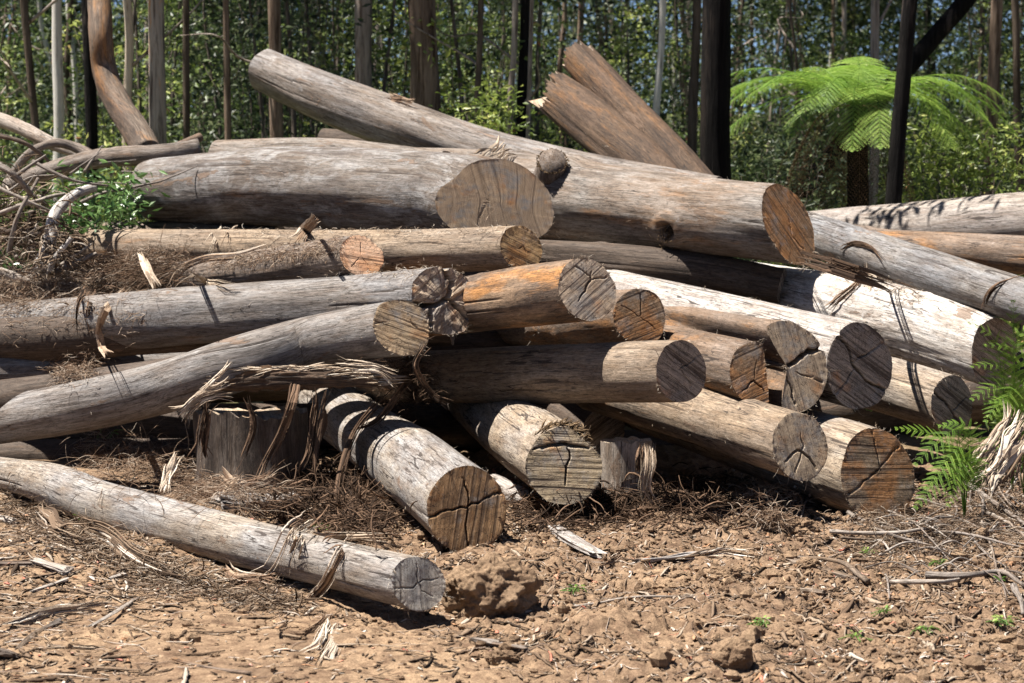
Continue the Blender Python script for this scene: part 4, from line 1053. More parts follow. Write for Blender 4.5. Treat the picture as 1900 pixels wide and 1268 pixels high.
# low green growth between the trunks
N = 6000
y = 20 + 35 * rg.random(N) ** 1.3; x = rg.uniform(-1, 1, N) * (0.24 * y + 1)
k = fbm(x * 0.5, y * 0.5, 0, 91, 2) > -0.2
cc = np.stack([x, y, gz(x, y) + rg.uniform(0.03, 0.3, N)], -1)[k]
V, F, R = leaf_cloud(rg, cc, 7, 0.11, 0.09, 0.035, 0.0)
gcv = obj('ground_cover', V, F, G_YEL, None, {'rnd': R}, smooth=False); tag(gcv, 'low green plants covering the forest floor', 'ground cover', kind='stuff')

# ------------------------------------------------------------------ trees
B_WHITE = barkmat('white bark', (0.60, 0.57, 0.52), (0.46, 0.43, 0.38), (0.22, 0.19, 0.16), 1.0, 0.35, None, 0.01)
B_CREAM = barkmat('cream bark', (0.62, 0.53, 0.41), (0.42, 0.34, 0.26), (0.15, 0.10, 0.07), 1.0, 0.4, None, 0.01)
B_BLACK = barkmat('charred bark', (0.007, 0.006, 0.0055), (0.011, 0.0095, 0.0085), (0.003, 0.0025, 0.0025), 1.3, 1.0, (0.022, 0.017, 0.014), 0.04)
B_BLACKP = barkmat('charred bark with pale flecks', (0.009, 0.008, 0.0075), (0.014, 0.012, 0.011), (0.004, 0.0035, 0.0035), 1.0, 1.0, (0.05, 0.04, 0.035), 0.04)
B_FIBRE = barkmat('stringy brown bark', (0.17, 0.12, 0.088), (0.27, 0.20, 0.145), (0.05, 0.03, 0.02), 0.8, 1.1, None, 0.05)
B_GREYF = barkmat('grey stringy bark', (0.40, 0.34, 0.29), (0.30, 0.245, 0.20), (0.09, 0.065, 0.05), 0.9, 0.9, None, 0.04)
B_STRIP = barkmat('grey bark with an orange strip', (0.42, 0.36, 0.31), (0.33, 0.28, 0.24), (0.07, 0.05, 0.04), 0.9, 0.8, (0.48, 0.25, 0.12), 0.03)
B_BRN = barkmat('brown bark', (0.085, 0.062, 0.048), (0.13, 0.10, 0.075), (0.04, 0.03, 0.02))

crown_meshes = []
for q in range(3):
    nc = 110
    a = rg.random(nc) * 6.283; r = 2.1 * np.sqrt(rg.random(nc)); z = rg.normal(0, 1.3, nc)
    c = np.stack([r * np.cos(a), r * np.sin(a), z], -1) * [1.25, 1.25, 1]
    V, F, R = leaf_cloud(rg, c, 34, 0.30, 0.24, 0.085, 0.7)
    crown_meshes.append(mesh_from('crown', V, F, [G_MID, G_DRK, G_MID][q], {'rnd': R}, False))

def trunk_pts(px0, px1, D, rb, ht, wob, rng):
    """trunk from the ground up; px0 at the bottom of the visible part (y 340), px1 at the top of the picture"""
    a = P(px0, 340, D); b = P(px1, 0, D)
    z0 = float(gz(a[0], D)) - 0.1
    sl = (b[0] - a[0]) / (b[2] - a[2])
    zs = np.linspace(z0, ht, 26)
    x = a[0] + sl * (zs - a[2])
    xw = wob * vn(zs * 0.8, 3.3, 0, int(rng.integers(1, 999)))
    r = rb * (1 + 0.35 * np.exp(-(zs - z0) * 2.2)) * (1 - 0.045 * (zs - z0))
    return np.stack([x + xw, np.full(26, D) + 0.3 * wob * np.sin(zs), zs], -1), r
def tree(label, px0, px1, D, rpx, mat, seed, ht=12.0, noise=0.08, wob=0.03, group=None, crown=True, limbs=3):
    rng = np.random.default_rng(seed)
    if group is None and D > 26: D = 25.3 + (seed * 7 % 10) * 0.16
    crown = crown and seed % 2 == 0
    r = rpx * D / FPX
    pts, rad = trunk_pts(px0, px1, D, r, ht, wob, rng)
    root = empty('tree', pts[0], label, 'tree', group)
    S, s = spline(np.concatenate([pts, rad[:, None]], 1), 110)
    TS = S
    V, F, gc = tube(S[:, :3], S[:, 3], 56 if rpx > 14 else 22, noise, seed, 7.0)
    obj('trunk', V, F, mat, root)
    top = pts[-1]
    for q in range(limbs):
        e = top + np.array([rng.normal(0, 1.3), rng.normal(0, 1.3), rng.uniform(0.8, 2.2)])
        b = pts[-4 - q]
        S, _ = spline(np.array([b, (b + e) / 2 + [0, 0, 0.3], e]), 8)
        v, f, _ = tube(S, np.linspace(rad[-4] * 0.6, 0.015, 8), 8, 0.05, seed)
        obj('limb', v, f, mat, root)
    if crown:
        o = bpy.data.objects.new('crown', crown_meshes[seed % 3]); COL.objects.link(o); o.parent = root
        o.location = tuple(top - pts[0] + [0, 1.8 if group is None else 0, 1.0]); o.rotation_euler = (0, 0, rng.random() * 6.28)
        sc = rng.uniform(0.8, 1.3); o.scale = (sc, sc, sc * 0.9)
        if D > 34 and seed % 3 == 0:
            o = bpy.data.objects.new('crown', crown_meshes[(seed + 1) % 3]); COL.objects.link(o); o.parent = root
            o.location = tuple((pts[17] + pts[18]) / 2 - pts[0]); o.rotation_euler = (0, 0, rng.random() * 6.28); o.scale = (0.9, 0.9, 0.7)
    for q in range(int(rng.integers(0, 4)) if rpx < 14 else 0):
        i = int(rng.integers(6, 16)); b = TS[int(i * 110 / 26), :3]
        a = rng.random() * 6.283; l = rng.uniform(0.6, 1.8)
        e = b + np.array([math.cos(a) * l, math.sin(a) * l, l * rng.uniform(0.2, 0.9)])
        Sl, _ = spline(np.array([b, b + (e - b) * 0.4 + rng.normal(0, .12, 3), b + (e - b) * .7 + rng.normal(0, .12, 3), e]), 12)
        v, f, _ = tube(Sl, np.linspace(0.02, 0.005, 12), 6, 0.1, seed); obj('dead_limb', v, f, B_GREYF, root)
    return root
T_ = tree
T_('slim white barked tree at the left, standing beside a black trunk', 108, 108, 30, 11, B_WHITE, 11)
T_('straight black trunk just right of the slim white barked tree', 172, 162, 28, 12.5, B_BLACKP, 12)
T_('thin dark leaning trunk at the far left, left of the white barked tree', 78, 48, 33, 8.5, B_BRN, 13)
T_('cream barked slim tree behind the curving peeled trunk', 247, 233, 34, 9.5, B_CREAM, 14, wob=0.08)
T_('thick grey tree with an orange strip of bark, right of the curving trunk', 293, 290, 27, 18, B_STRIP, 15)
T_('brown trunk above the end of the propped-up log', 515, 505, 36, 13.5, B_FIBRE, 16)
T_('grey stringy barked tree behind the middle of the propped-up log', 672, 676, 30, 19, B_GREYF, 17)
T_('thickest brown stringy barked tree, behind the propped-up log', 792, 782, 27, 31, B_FIBRE, 18, noise=0.12)
T_('thin brown trunk between the thickest brown tree and the forked log', 886, 889, 46, 6.5, B_BRN, 19)
T_('pale thin trunk close left of a black trunk, behind the pile', 945, 950, 38, 7, B_GREYF, 20, wob=0.06)
T_('black trunk between two thin pale ones behind the pile', 965, 972, 36, 11, B_BLACKP, 21)
T_('very thin pale trunk close right of a black trunk behind the pile', 977, 988, 35.5, 4.5, B_GREYF, 22)
T_('thin white trunk right of the forked split log', 1215, 1224, 40, 7.5, B_WHITE, 23, wob=0.05)
T_('slim brown trunk just left of the thick charred tree', 1284, 1293, 36, 10, B_BRN, 24)
T_('thick charred black tree trunk in front of the tree fern, at its left', 1332, 1327, 21.4, 31, B_BLACK, 25, noise=0.05)
T_('slim charred trunk leaning slightly in front of the tree fern', 1661, 1690, 21.2, 16.5, B_BLACKP, 26, noise=0.05)
T_('pale trunk far behind the top of the tree fern', 1620, 1627, 44, 10, B_GREYF, 27)
T_('dark brown trunk at the upper right leaning hard to the right', 1500, 1790, 40, 19, B_BLACKP, 28)
T_('reddish vine-wrapped trunk near the right edge', 1832, 1850, 33, 13, B_FIBRE, 29)
T_('slim brown trunk at the right edge of the picture', 1892, 1880, 31, 8, B_BRN, 30)
T_('thin dark trunk between the orange stripped tree and the propped-up log', 345, 343, 40, 7.5, B_BRN, 31)
T_('thin brown trunk rising left of the propped-up log end', 425, 420, 44, 7, B_FIBRE, 32)
nb = 0
for i in range(75):
    y = 34 + 38 * rg.random()
    hw = 0.23 * y + 1.5
    x = rg.uniform(-hw, hw)
    px = CX + x / y * FPX
    T_('slender trunk among many in the forest behind the log pile', px, px + rg.normal(0, 18), y, rg.uniform(3.0, 8.0), [B_BRN, B_GREYF, B_BLACKP, B_FIBRE, B_BRN, B_WHITE][int(rg.integers(0, 6))], 100 + i,
       ht=rg.uniform(9, 13), wob=0.12, group='slender trees of the forest behind the pile', limbs=2)
# a leafy tree just right of the frame: its branch shades the thick pale log
# a leafy bough of the thick charred tree, above the frame: it dapples the thick pale log
kt = [o for o in scene.objects if o.get('label', '').startswith('thick charred black tree')][0]
bp = np.array([[1.93, 21.4, 4.4], [1.95, 20.2, 4.9], [2.2, 19.5, 5.1], [2.8, 19.0, 5.2]])
Sb, _ = spline(bp, 16)
v, f, _ = tube(Sb, np.linspace(0.045, 0.012, 16), 8, 0.08, 3); obj('limb', v, f, B_BLACK, kt)
V, F, R = leaf_cloud(rg, np.array([[1.7, 19.7, 5.0], [1.95, 19.6, 5.0], [2.15, 19.45, 5.1], [2.5, 19.2, 5.1], [2.7, 19.1, 5.2], [2.85, 18.9, 5.1]]), 34, 0.13, 0.16, 0.05, 0.6)
obj('leafy_bough', V, F, G_MID, kt, {'rnd': R}, smooth=False)

# ------------------------------------------------------------------ ferns
F_TREE = leafmat('tree fern green', [(0, (0.10, 0.20, 0.03)), (0.5, (0.20, 0.32, 0.05)), (1, (0.36, 0.47, 0.10))], 0.45, 0.3, 0.5)
F_BRK = leafmat('bracken green', [(0, (0.06, 0.12, 0.018)), (0.5, (0.11, 0.20, 0.028)), (1, (0.22, 0.31, 0.05))], 0.35, 0.1, 0.6)
F_DEAD = leafmat('dead frond brown', [(0, (0.05, 0.03, 0.018)), (0.5, (0.11, 0.065, 0.035)), (1, (0.2, 0.12, 0.07))], 0.1, 0.1, 0.9)
def frond(path, npin, plen, pind, side_up, rng, droop=0.15, pinn=15, pw=0.012, start=0.1):
    """a twice-divided frond along a path: pinnae in pairs, each set with narrow pinnules"""
    S, s = spline(path, npin + 1)
    T = np.gradient(S, axis=0); T /= np.linalg.norm(T, axis=1, keepdims=True)
    side = np.cross(T, side_up); side /= np.linalg.norm(side, axis=1, keepdims=True)
    up = np.cross(side, T)
    Vs, Fs, R, o = [], [], [], 0
    cr = rng.random()
    for i in range(1, npin + 1):
        t = i / npin
        if t < start: continue
        pl = plen * (np.sin(np.pi * min(1, (t - start * 0.5) / (1 - start * 0.5)) ** 0.75) ** 0.65 if t < 0.999 else 0.03) * rng.uniform(0.9, 1.08)
        pl = max(pl, 0.02)
        for sg in (-1, 1):
            d = side[i] * sg + T[i] * (0.35 + 0.5 * t) + up[i] * rng.normal(0, 0.06)
            d /= np.linalg.norm(d)
            m = max(4, int(pinn * pl / plen))
            u = (np.arange(m) + 0.5) / m
            cen = S[i] + d * (u * pl)[:, None] - np.array([0, 0, 1.0]) * (droop * pl * u ** 1.8)[:, None]
            w_ = np.cross(d, up[i]); w_ /= np.linalg.norm(w_)
            hl = pind * (1 - 0.75 * u ** 1.5) * rng.uniform(0.9, 1.1, m)
            for s2 in (-1, 1):
                e = w_ * s2 * hl[:, None] + d * (0.45 * hl)[:, None] - np.array([0, 0, 1.0]) * (0.12 * hl)[:, None]
                a = cen - d * pw * 0.5; b = cen + e * 0.55 + d * pw * 0.55; c = cen + e; f = cen + e * 0.5 - d * pw * 0.5
                v = np.stack([a, b, c, f], 1).reshape(-1, 3)
                k = np.arange(m)[:, None] * 4 + o
                Fs.append(np.concatenate([k + [0, 1, 2], k + [0, 2, 3]])); Vs.append(v); o += len(v)
                R.append(np.repeat(np.clip(0.5 * cr + 0.5 * rng.random() + rng.normal(0, 0.1, m), 0, 1), 4))
    vt, ft, _ = tube(S, np.linspace(0.008, 0.002, len(S)) * (plen / 0.3), 5)
    tri = np.concatenate([ft[0][:, [0, 1, 2]], ft[0][:, [0, 2, 3]], ft[1]]) + o
    Vs.append(vt); Fs.append(tri); R.append(np.full(len(vt), 0.3))
    return np.concatenate(Vs), np.concatenate(Fs), np.concatenate(R)

def tree_fern(px, pytop, D, label):
    rng = np.random.default_rng(77)
    c = P(px, pytop, D)
    z0 = float(gz(c[0], c[1])) - 0.05
    root = empty('tree_fern', (c[0], c[1], z0), label, 'tree fern')
    pts = np.array([[c[0] + 0.06, c[1], z0], [c[0] + 0.02, c[1], (z0 + c[2]) / 2], c])
    S, _ = spline(pts, 60)
    V, F, gc = tube(S, np.linspace(0.12, 0.088, 60), 48, 0.22, 5, 14.0)
    obj('trunk', V, F, B_BLACK, root)
    # reach in metres, azimuth, rise, droop
    az = [(-170, 1.36, .62, .62), (-148, 1.25, .55, .50), (172, 1.32, .72, .35), (-128, 1.12, .42, .75), (150, 1.2, .62, .45), (-100, .95, .48, 1.02),
          (-80, 1.05, .44, 1.0), (-52, 1.1, .45, .9), (-30, 1.3, .5, .85), (-12, 1.45, .62, .85), (6, 1.42, .70, .7), (22, 1.35, .68, .75),
          (95, .9, .75, .25), (60, 1.1, .72, .4), (125, 1.0, .75, .3), (-165, 1.25, .30, .75), (-18, 1.2, .30, 1.0), (80, .8, .82, .12), (-95, .45, .72, .35), (-155, 1.3, .5, .5), (-140, 1.2, .62, .4), (160, 1.35, .6, .55), (0, 1.4, .55, .95), (35, 1.3, .55, .85), (-42, 1.15, .6, .6), (-115, .8, .6, .6)]
    for a_, reach, rise, dr in az:
        a = math.radians(a_ + rng.normal(0, 3)); h = np.array([math.cos(a), math.sin(a), 0])
        t = np.linspace(0, 1, 7)
        reach *= rng.uniform(1.06, 1.18); dr *= rng.uniform(0.85, 1.0); sw = rng.normal(0, 0.07)
        hp = np.array([-h[1], h[0], 0])
        path = c + h * (reach * (t ** 0.92))[:, None] + hp * (sw * t ** 2)[:, None] + np.array([0, 0, 1.0]) * (rise * 1.55 * t * (1 - 0.55 * t) - dr * 0.85 * t ** 2.6)[:, None]
        v, f, r = frond(path, 27, 0.34, 0.030, np.array([0, 0, 1.0]), rng, 0.34, 24, 0.012, 0.12)
        obj('frond', v, f, F_TREE, root, {'rnd': r}, smooth=False)
    for a_, reach, dr in [(-160, .85, 1.25), (-135, .75, 1.35), (175, .9, 1.2), (-100, .4, 1.3), (-60, .5, 1.3), (-25, .65, 1.2), (160, .8, 1.4), (-145, .5, 1.4), (20, .6, 1.3), (90, .6, 1.2)]:
        a = math.radians(a_ + rng.normal(0, 6)); h = np.array([math.cos(a), math.sin(a), 0])
        t = np.linspace(0, 1, 7)
        path = c + h * (reach * t ** 0.7)[:, None] + np.array([0, 0, 1.0]) * (0.15 * t - dr * t ** 2.0)[:, None]
        v, f, r = frond(path, 24, 0.20, 0.022, np.array([0, 0, 1.0]), rng, 0.9, 12, 0.012, 0.2)
        obj('dead_frond', v, f, F_DEAD, root, {'rnd': r}, smooth=False)
tree_fern(1590, 196, 22.4, 'tree fern with a black trunk and a wide crown of bright green fronds')
# ------------------------------------------------------------------ bracken at the right
rg = np.random.default_rng(55)
def bracken(label, base, D, tips, plen=0.16, group='bracken ferns beside the pile', pind=0.011):
    b = P(base[0], base[1], D); b[2] = float(gz(b[0], b[1]))
    root = empty('bracken_fern', b, label, 'fern', group)
    for (mx, my, tx, ty, dd) in tips:
        m_ = P(mx, my, D + dd * 0.5); t_ = P(tx, ty, D + dd)
        path = np.array([b, (b * 0.45 + m_ * 0.55) + [0, 0, 0.05], m_, (m_ + t_) / 2 + [0, 0, 0.03], t_])
        v, f, r = frond(path, 21, plen, pind, np.array([rg.normal(0, .15), -0.55, 0.9]), rg, 0.14, 22, 0.007, 0.30)
        obj('frond', v, f, F_BRK, root, {'rnd': r}, smooth=False)
bracken('bright bracken fern drooping over the dark ridged end of the thick low log', (1790, 960), 13.1,
        [(1770, 830, 1665, 795, -0.1), (1775, 800, 1700, 860, -0.2), (1785, 830, 1720, 905, -0.3), (1790, 850, 1760, 935, -0.3), (1800, 800, 1745, 790, 0.1), (1800, 850, 1810, 905, -0.1), (1780, 860, 1700, 940, -.35)], 0.13)
bracken('tall bracken fern in front of the end of the bleached white log', (1880, 830), 14.2,
        [(1850, 640, 1800, 600, -0.1), (1860, 690, 1805, 680, -0.2), (1860, 720, 1805, 740, -0.2), (1880, 620, 1880, 560, 0), (1880, 660, 1830, 640, -.1), (1890, 690, 1930, 640, 0), (1880, 720, 1860, 780, -0.3), (1885, 640, 1925, 600, 0.1), (1870, 740, 1830, 780, -.3), (1895, 720, 1940, 740, -.1)], 0.15)
bracken('bracken fern low at the right edge behind the tangle of sticks', (1900, 900), 14.0,
        [(1880, 760, 1840, 745, -0.1), (1890, 760, 1880, 700, 0), (1900, 780, 1940, 740, 0), (1880, 800, 1850, 830, -.2)], 0.14)

# broad-leaved sprouts
G_SPR = leafmat('fresh sprout leaves', [(0, (0.10, 0.25, 0.03)), (1, (0.26, 0.45, 0.07))], 0.4, 0.5, 0.35)
G_WEED = leafmat('small weeds', [(0, (0.08, 0.17, 0.03)), (0.6, (0.16, 0.28, 0.05)), (1, (0.3, 0.4, 0.1))], 0.35)
def sprout(label, px, py, n, ll, seed, off=0.02, hgt=0.08, mat=None, cat='sprout', name='sprout', group='green sprouts'):
    rng = np.random.default_rng(seed)
    p = surf(px, py, off)
    root = empty(name, p, label, cat, group)
    V, F, R, o = [], [], [], 0
    tips = []
    for i in range(n):
        a = rng.random() * 6.283; e = p + np.array([math.cos(a) * hgt * 0.7, math.sin(a) * hgt * 0.7, hgt * rng.uniform(0.2, 1.1)])
        tips.append(e)
        d = (e - p); d[2] *= 0.2; d /= np.linalg.norm(d); d[2] += rng.normal(0, .3)
        s = np.cross(d, [0, 0, 1.0]) + rng.normal(0, .3, 3); s /= np.linalg.norm(s); nn = np.cross(s, d)
        L_ = ll * rng.uniform(0.7, 1.2); t = np.linspace(0, 1, 6)
        w_ = L_ * 0.28 * np.sin(np.pi * t ** 0.8)
        c = e + d * (t * L_)[:, None] - nn * (0.15 * L_ * t ** 2)[:, None]
        v = np.stack([c + s * w_[:, None] + nn * (w_ * 0.25)[:, None], c, c - s * w_[:, None] + nn * (w_ * 0.25)[:, None]], 1).reshape(-1, 3)
        k = np.arange(5)[:, None] * 3 + o
        F.append(np.concatenate([k + [0, 1, 4, 3], k + [1, 2, 5, 4]])); V.append(v); o += len(v); R.append(np.full(18, rng.random()))
    obj('leaves', np.concatenate(V), np.concatenate(F), mat or G_SPR, root, {'rnd': np.concatenate(R)})
    sv, sf, _ = stems_to(rng, np.array(tips), 0.0025, p, 4, 0.004)
    obj('stem', sv, sf, mat or G_SPR, root, {'rnd': np.full(len(sv), 0.3)})
sprout('bright green sprout on the low thick log below the big cracked end', 1618, 762, 9, 0.085, 1, 0.06, 0.10)
sprout('young sprout with four broad leaves in the shade under the bent log at the left', 200, 812, 6, 0.085, 2, 0.05, 0.09)
for i, (x, y, nn_, l_, lb) in enumerate([(1070, 1100, 14, .022, 'pale green weed in the shadow right of the largest clod'), (1412, 1160, 16, .02, 'low weed cluster on churned soil right of the middle'),
      (1610, 1030, 14, .02, 'weed cluster just below the bottom edge of the ridged log end'), (1640, 1140, 12, .018, 'small weed beside the flat pale clod'), (1585, 1188, 9, .018, 'small weed near the lower right, left of the flat clod'),
      (1718, 1175, 13, .024, 'sprawling weed right of the flat pale clod'), (1860, 1160, 18, .03, 'tuft of grass-like weed near the lower right edge'), (600, 985, 8, .02, 'small weed against the lower side of the lone front log'),
      (150, 965, 7, .02, 'small weed under the left part of the lone front log'), (325, 852, 10, .03, 'yellow green weed in the shade beside the wide stump'), (1740, 1050, 12, .022, 'weed in the stick tangle at the right'), (1850, 1080, 12, .022, 'weed under the sticks at the right edge')]):
    sprout(lb, x, y, nn_, l_, 20 + i, 0.004, 0.03, G_WEED, 'weed', 'weed', 'small weeds')

# leafy undergrowth at the left between the debris, and small plants at the right
def leaf_patch(name, label, cat, boxes, per, ll, lw, mat, spread, group=None, droop=0.2):
    cs = []
    for px, py, D in boxes: cs.append(P(px, py, D))
    cs = np.array(cs)
    b = cs.mean(0).copy(); b[2] = float(gz(b[0], b[1]))
    root = empty(name, b, label, cat, group)
    V, F, R = leaf_cloud(rg, cs, per, spread, ll, lw, droop)
    obj('foliage', V, F, mat, root, {'rnd': R}, smooth=False)
    sv, sf, _ = stems_to(rg, cs[::2], 0.006, b, 5, 0.1)
    obj('stem', sv, sf, M_stem, root)
G_GLOSS = leafmat('glossy dark leaves', [(0, (0.03, 0.075, 0.02)), (0.6, (0.07, 0.15, 0.035)), (1, (0.19, 0.29, 0.10))], 0.25, 0.6, 0.3)
leaf_patch('bush', 'glossy leaved bush between the debris and the biggest log at the left', 'bush',
           [(rg.uniform(120, 255), rg.uniform(325, 425), rg.uniform(17.2, 18.2)) for i in range(34)], 22, 0.10, 0.034, G_GLOSS, 0.10)
leaf_patch('bush', 'dark leafy bush low in the debris at the left edge', 'bush',
           [(rg.uniform(0, 110), rg.uniform(390, 500), rg.uniform(17.5, 18.4)) for i in range(16)], 18, 0.08, 0.03, G_GLOSS, 0.09)
leaf_patch('bush', 'leafy bush behind the very thick pale log, right of the slim charred trunk', 'bush',
           [(rg.uniform(1690, 1895), rg.uniform(225, 370), rg.uniform(22, 24)) for i in range(60)], 22, 0.10, 0.034, G_YEL, 0.17)
leaf_patch('bush', 'dark bush between the tree fern trunk and the thick charred tree', 'bush',
           [(rg.uniform(1370, 1560), rg.uniform(250, 400), rg.uniform(24, 26)) for i in range(46)], 24, 0.11, 0.034, G_DRK, 0.2)
leaf_patch('bush', 'reddish tipped leafy bush behind the pile, left of the forked log', 'bush',
           [(rg.uniform(850, 960), rg.uniform(185, 262), rg.uniform(23, 24)) for i in range(26)], 24, 0.09, 0.034, G_YEL, 0.14)
leaf_patch('bush', 'small leaved bush low at the right edge under the bracken', 'bush',
           [(rg.uniform(1800, 1900), rg.uniform(760, 880), rg.uniform(14.2, 14.9)) for i in range(20)], 20, 0.05, 0.02, G_MID, 0.07)

# ------------------------------------------------------------------ sticks and branches
M_stick = wood('dry stick', (0.46, 0.39, 0.33), (0.33, 0.25, 0.19), 41, 0.1, 0.25, 0.25, 0.5, val=0.65)
M_stickp = wood('peeled pale stick', (0.72, 0.62, 0.52), (0.55, 0.42, 0.32), 42, 0.2, 0.15, 0.3, 0.4, val=0.72)
M_peel = wood('peeled curving trunk', (0.38, 0.28, 0.20), (0.24, 0.14, 0.08), 43, 0.5, 0.6, 0.05, 0.4, val=0.6, bark=0.9)
def stick(label, pts, r0, r1, mat=None, name='stick', cat='stick', group='dry sticks', k=10, seed=0, onsurf=None, fork=None):
    """pts rows (px, py, D)"""
    if onsurf is not None: Q3 = [surf(p[0], p[1], onsurf) for p in pts]
    else: Q3 = [P(*p) for p in pts]
    Q3 = np.array(Q3)
    S, s = spline(Q3, max(12, len(Q3) * 9))
    rng = np.random.default_rng(seed + 5)
    S = S + 0.3 * r0 * np.stack([vn(s * (9 if r0 < 0.03 else 2.2), i, 0, seed) for i in range(3)], -1)
    V, F, gc = tube(S, np.linspace(r0, r1, len(S)), k, 0.12 if r0 < 0.06 else 0.06, seed, 14)
    if fork is None and r0 < 0.03:
        o = obj(name, V, F, mat or M_stick, None, {'gc': gc}); tag(o, label, cat, group); return o
    root = empty(name, Q3[0], label, cat, group)
    obj('stem', V, F, mat or M_stick, root, {'gc': gc}); solid(V, [F[0]])
    for fk in fork or []:
        q = np.array([P(*p) for p in fk]); S, s = spline(q, 14)
        V, F, gc = tube(S, np.linspace(r0 * 0.6, r1 * 0.4, 14), 8, 0.1, seed, 14)
        obj('side_branch', V, F, mat or M_stick, root, {'gc': gc})
    return root
# left brush
stick('curving peeled trunk with shredded orange bark, sweeping down to the pile at the upper left',
      [(192, -120, 20.5), (184, 0, 20.2), (184, 70, 20), (192, 130, 20), (212, 190, 19.8), (246, 245, 19.5), (275, 290, 19.2)], 0.095, 0.125, M_peel, 'curved_trunk', 'trunk', None, 26, 1)
stick('pale straight broken trunk slanting in from the left edge', [(-120, 180, 20.2), (0, 222, 20), (90, 262, 19.6), (175, 300, 19.2)], 0.075, 0.05, M_stickp, 'fallen_branch', 'branch', 'fallen branches at the left', 16, 2)
stick('arching forked branch at the left edge', [(15, 335, 19), (50, 290, 19), (100, 268, 19), (150, 280, 19), (185, 300, 18.8)], 0.035, 0.045, M_stick, 'fallen_branch', 'branch', 'fallen branches at the left', 12, 3)
stick('grey branch log lying above the bush at the left', [(20, 345, 19), (90, 320, 18.7), (190, 297, 18.4), (290, 288, 18.2), (370, 275, 18.3)], 0.07, 0.085, M_stick, 'fallen_branch', 'branch', 'fallen branches at the left', 18, 4)
stick('dark burnt branch end poking up by the biggest log', [(300, 290, 18.2), (340, 272, 18.3), (372, 255, 18.4)], 0.06, 0.035, wood('burnt brown', (0.12, 0.07, 0.045), (0.2, 0.12, 0.07), 44, .4, .5, 0, .3), 'fallen_branch', 'branch', 'fallen branches at the left', 14, 5)
stick('bleached white broken stick standing among the debris at the left', [(78, 505, 16.6), (96, 440, 16.7), (105, 395, 16.8), (135, 365, 17), (172, 352, 17.2)], 0.055, 0.035, wood('bone white', (0.85, 0.82, 0.78), (0.75, 0.70, 0.64), 45, 0, .1, .4, .3), 'broken_stick', 'stick', 'fallen branches at the left', 14, 6)
stick('short white splintered stick beside the bleached one', [(88, 502, 16.5), (110, 468, 16.5), (132, 440, 16.5)], 0.035, 0.015, bpy.data.materials['bone white'], 'broken_stick', 'stick', 'fallen branches at the left', 10, 7)
stick('dark upright broken branch in the debris at the left', [(60, 480, 17.2), (58, 430, 17.3), (60, 390, 17.3)], 0.035, 0.03, W_DARKB, 'broken_stick', 'stick', 'fallen branches at the left', 12, 8)
for i in range(26):
    x = rg.uniform(-30, 260); y = rg.uniform(300, 520)
    a = rg.uniform(-1.3, 1.3); l = rg.uniform(50, 150); D = rg.uniform(16.9, 18.3)
    stick('thin dry stick in the tangled debris heap at the left', [(x, y, D), (x + l * .5 * math.cos(a) + rg.normal(0, 8), y - l * .5 * math.sin(a) * .6 + rg.normal(0, 6), D + .1), (x + l * math.cos(a), y - l * math.sin(a) * .6, D + .2)],
          rg.uniform(0.006, 0.014), 0.004, [M_stick, M_stickp, M_stick][i % 3], 'stick', 'stick', 'thin sticks of the left debris heap', 6, 60 + i)
for i, (x0, y0, x1, y1, r, mt) in enumerate([(-10, 300, 60, 360, .03, 0), (0, 395, 120, 360, .022, 1), (15, 470, 70, 330, .02, 0), (-10, 430, 140, 445, .03, 2), (40, 520, 180, 470, .028, 1), (110, 400, 235, 350, .018, 0),
    (-10, 345, 110, 400, .016, 1), (130, 500, 250, 455, .022, 2), (60, 300, 200, 345, .014, 0), (0, 505, 150, 530, .035, 1), (120, 540, 300, 500, .02, 0), (-10, 250, 90, 300, .02, 2), (30, 440, 100, 540, .016, 1)]):
    D = 16.6 + 0.12 * (i * 5 % 9)
    stick(['pale', 'bleached', 'brown'][mt] + ' broken branch piece in the left debris heap, ' + ['lying flat', 'leaning up', 'pointing down', 'half buried', 'near the edge', 'beside the bush', 'by the arching branch', 'on the shredded bark', 'under the grey branch log', 'lowest and thickest', 'over the bark shreds', 'highest at the edge', 'standing steep'][i],
          [(x0, y0, D), ((x0 + x1) / 2 + rg.normal(0, 6), (y0 + y1) / 2 + rg.normal(0, 8), D - .05), (x1, y1, D + .1)], r, r * 0.6, [M_stick, M_stickp, W_BARK][mt], 'broken_branch', 'branch', 'broken branches of the left debris heap', 10, 300 + i, fork=[[((x0 + x1) / 2, (y0 + y1) / 2, D - .05), ((x0 + x1) / 2 + 28, (y0 + y1) / 2 - 20, D), ((x0 + x1) / 2 + 60, (y0 + y1) / 2 - 42, D)]] if i % 4 == 0 else None)
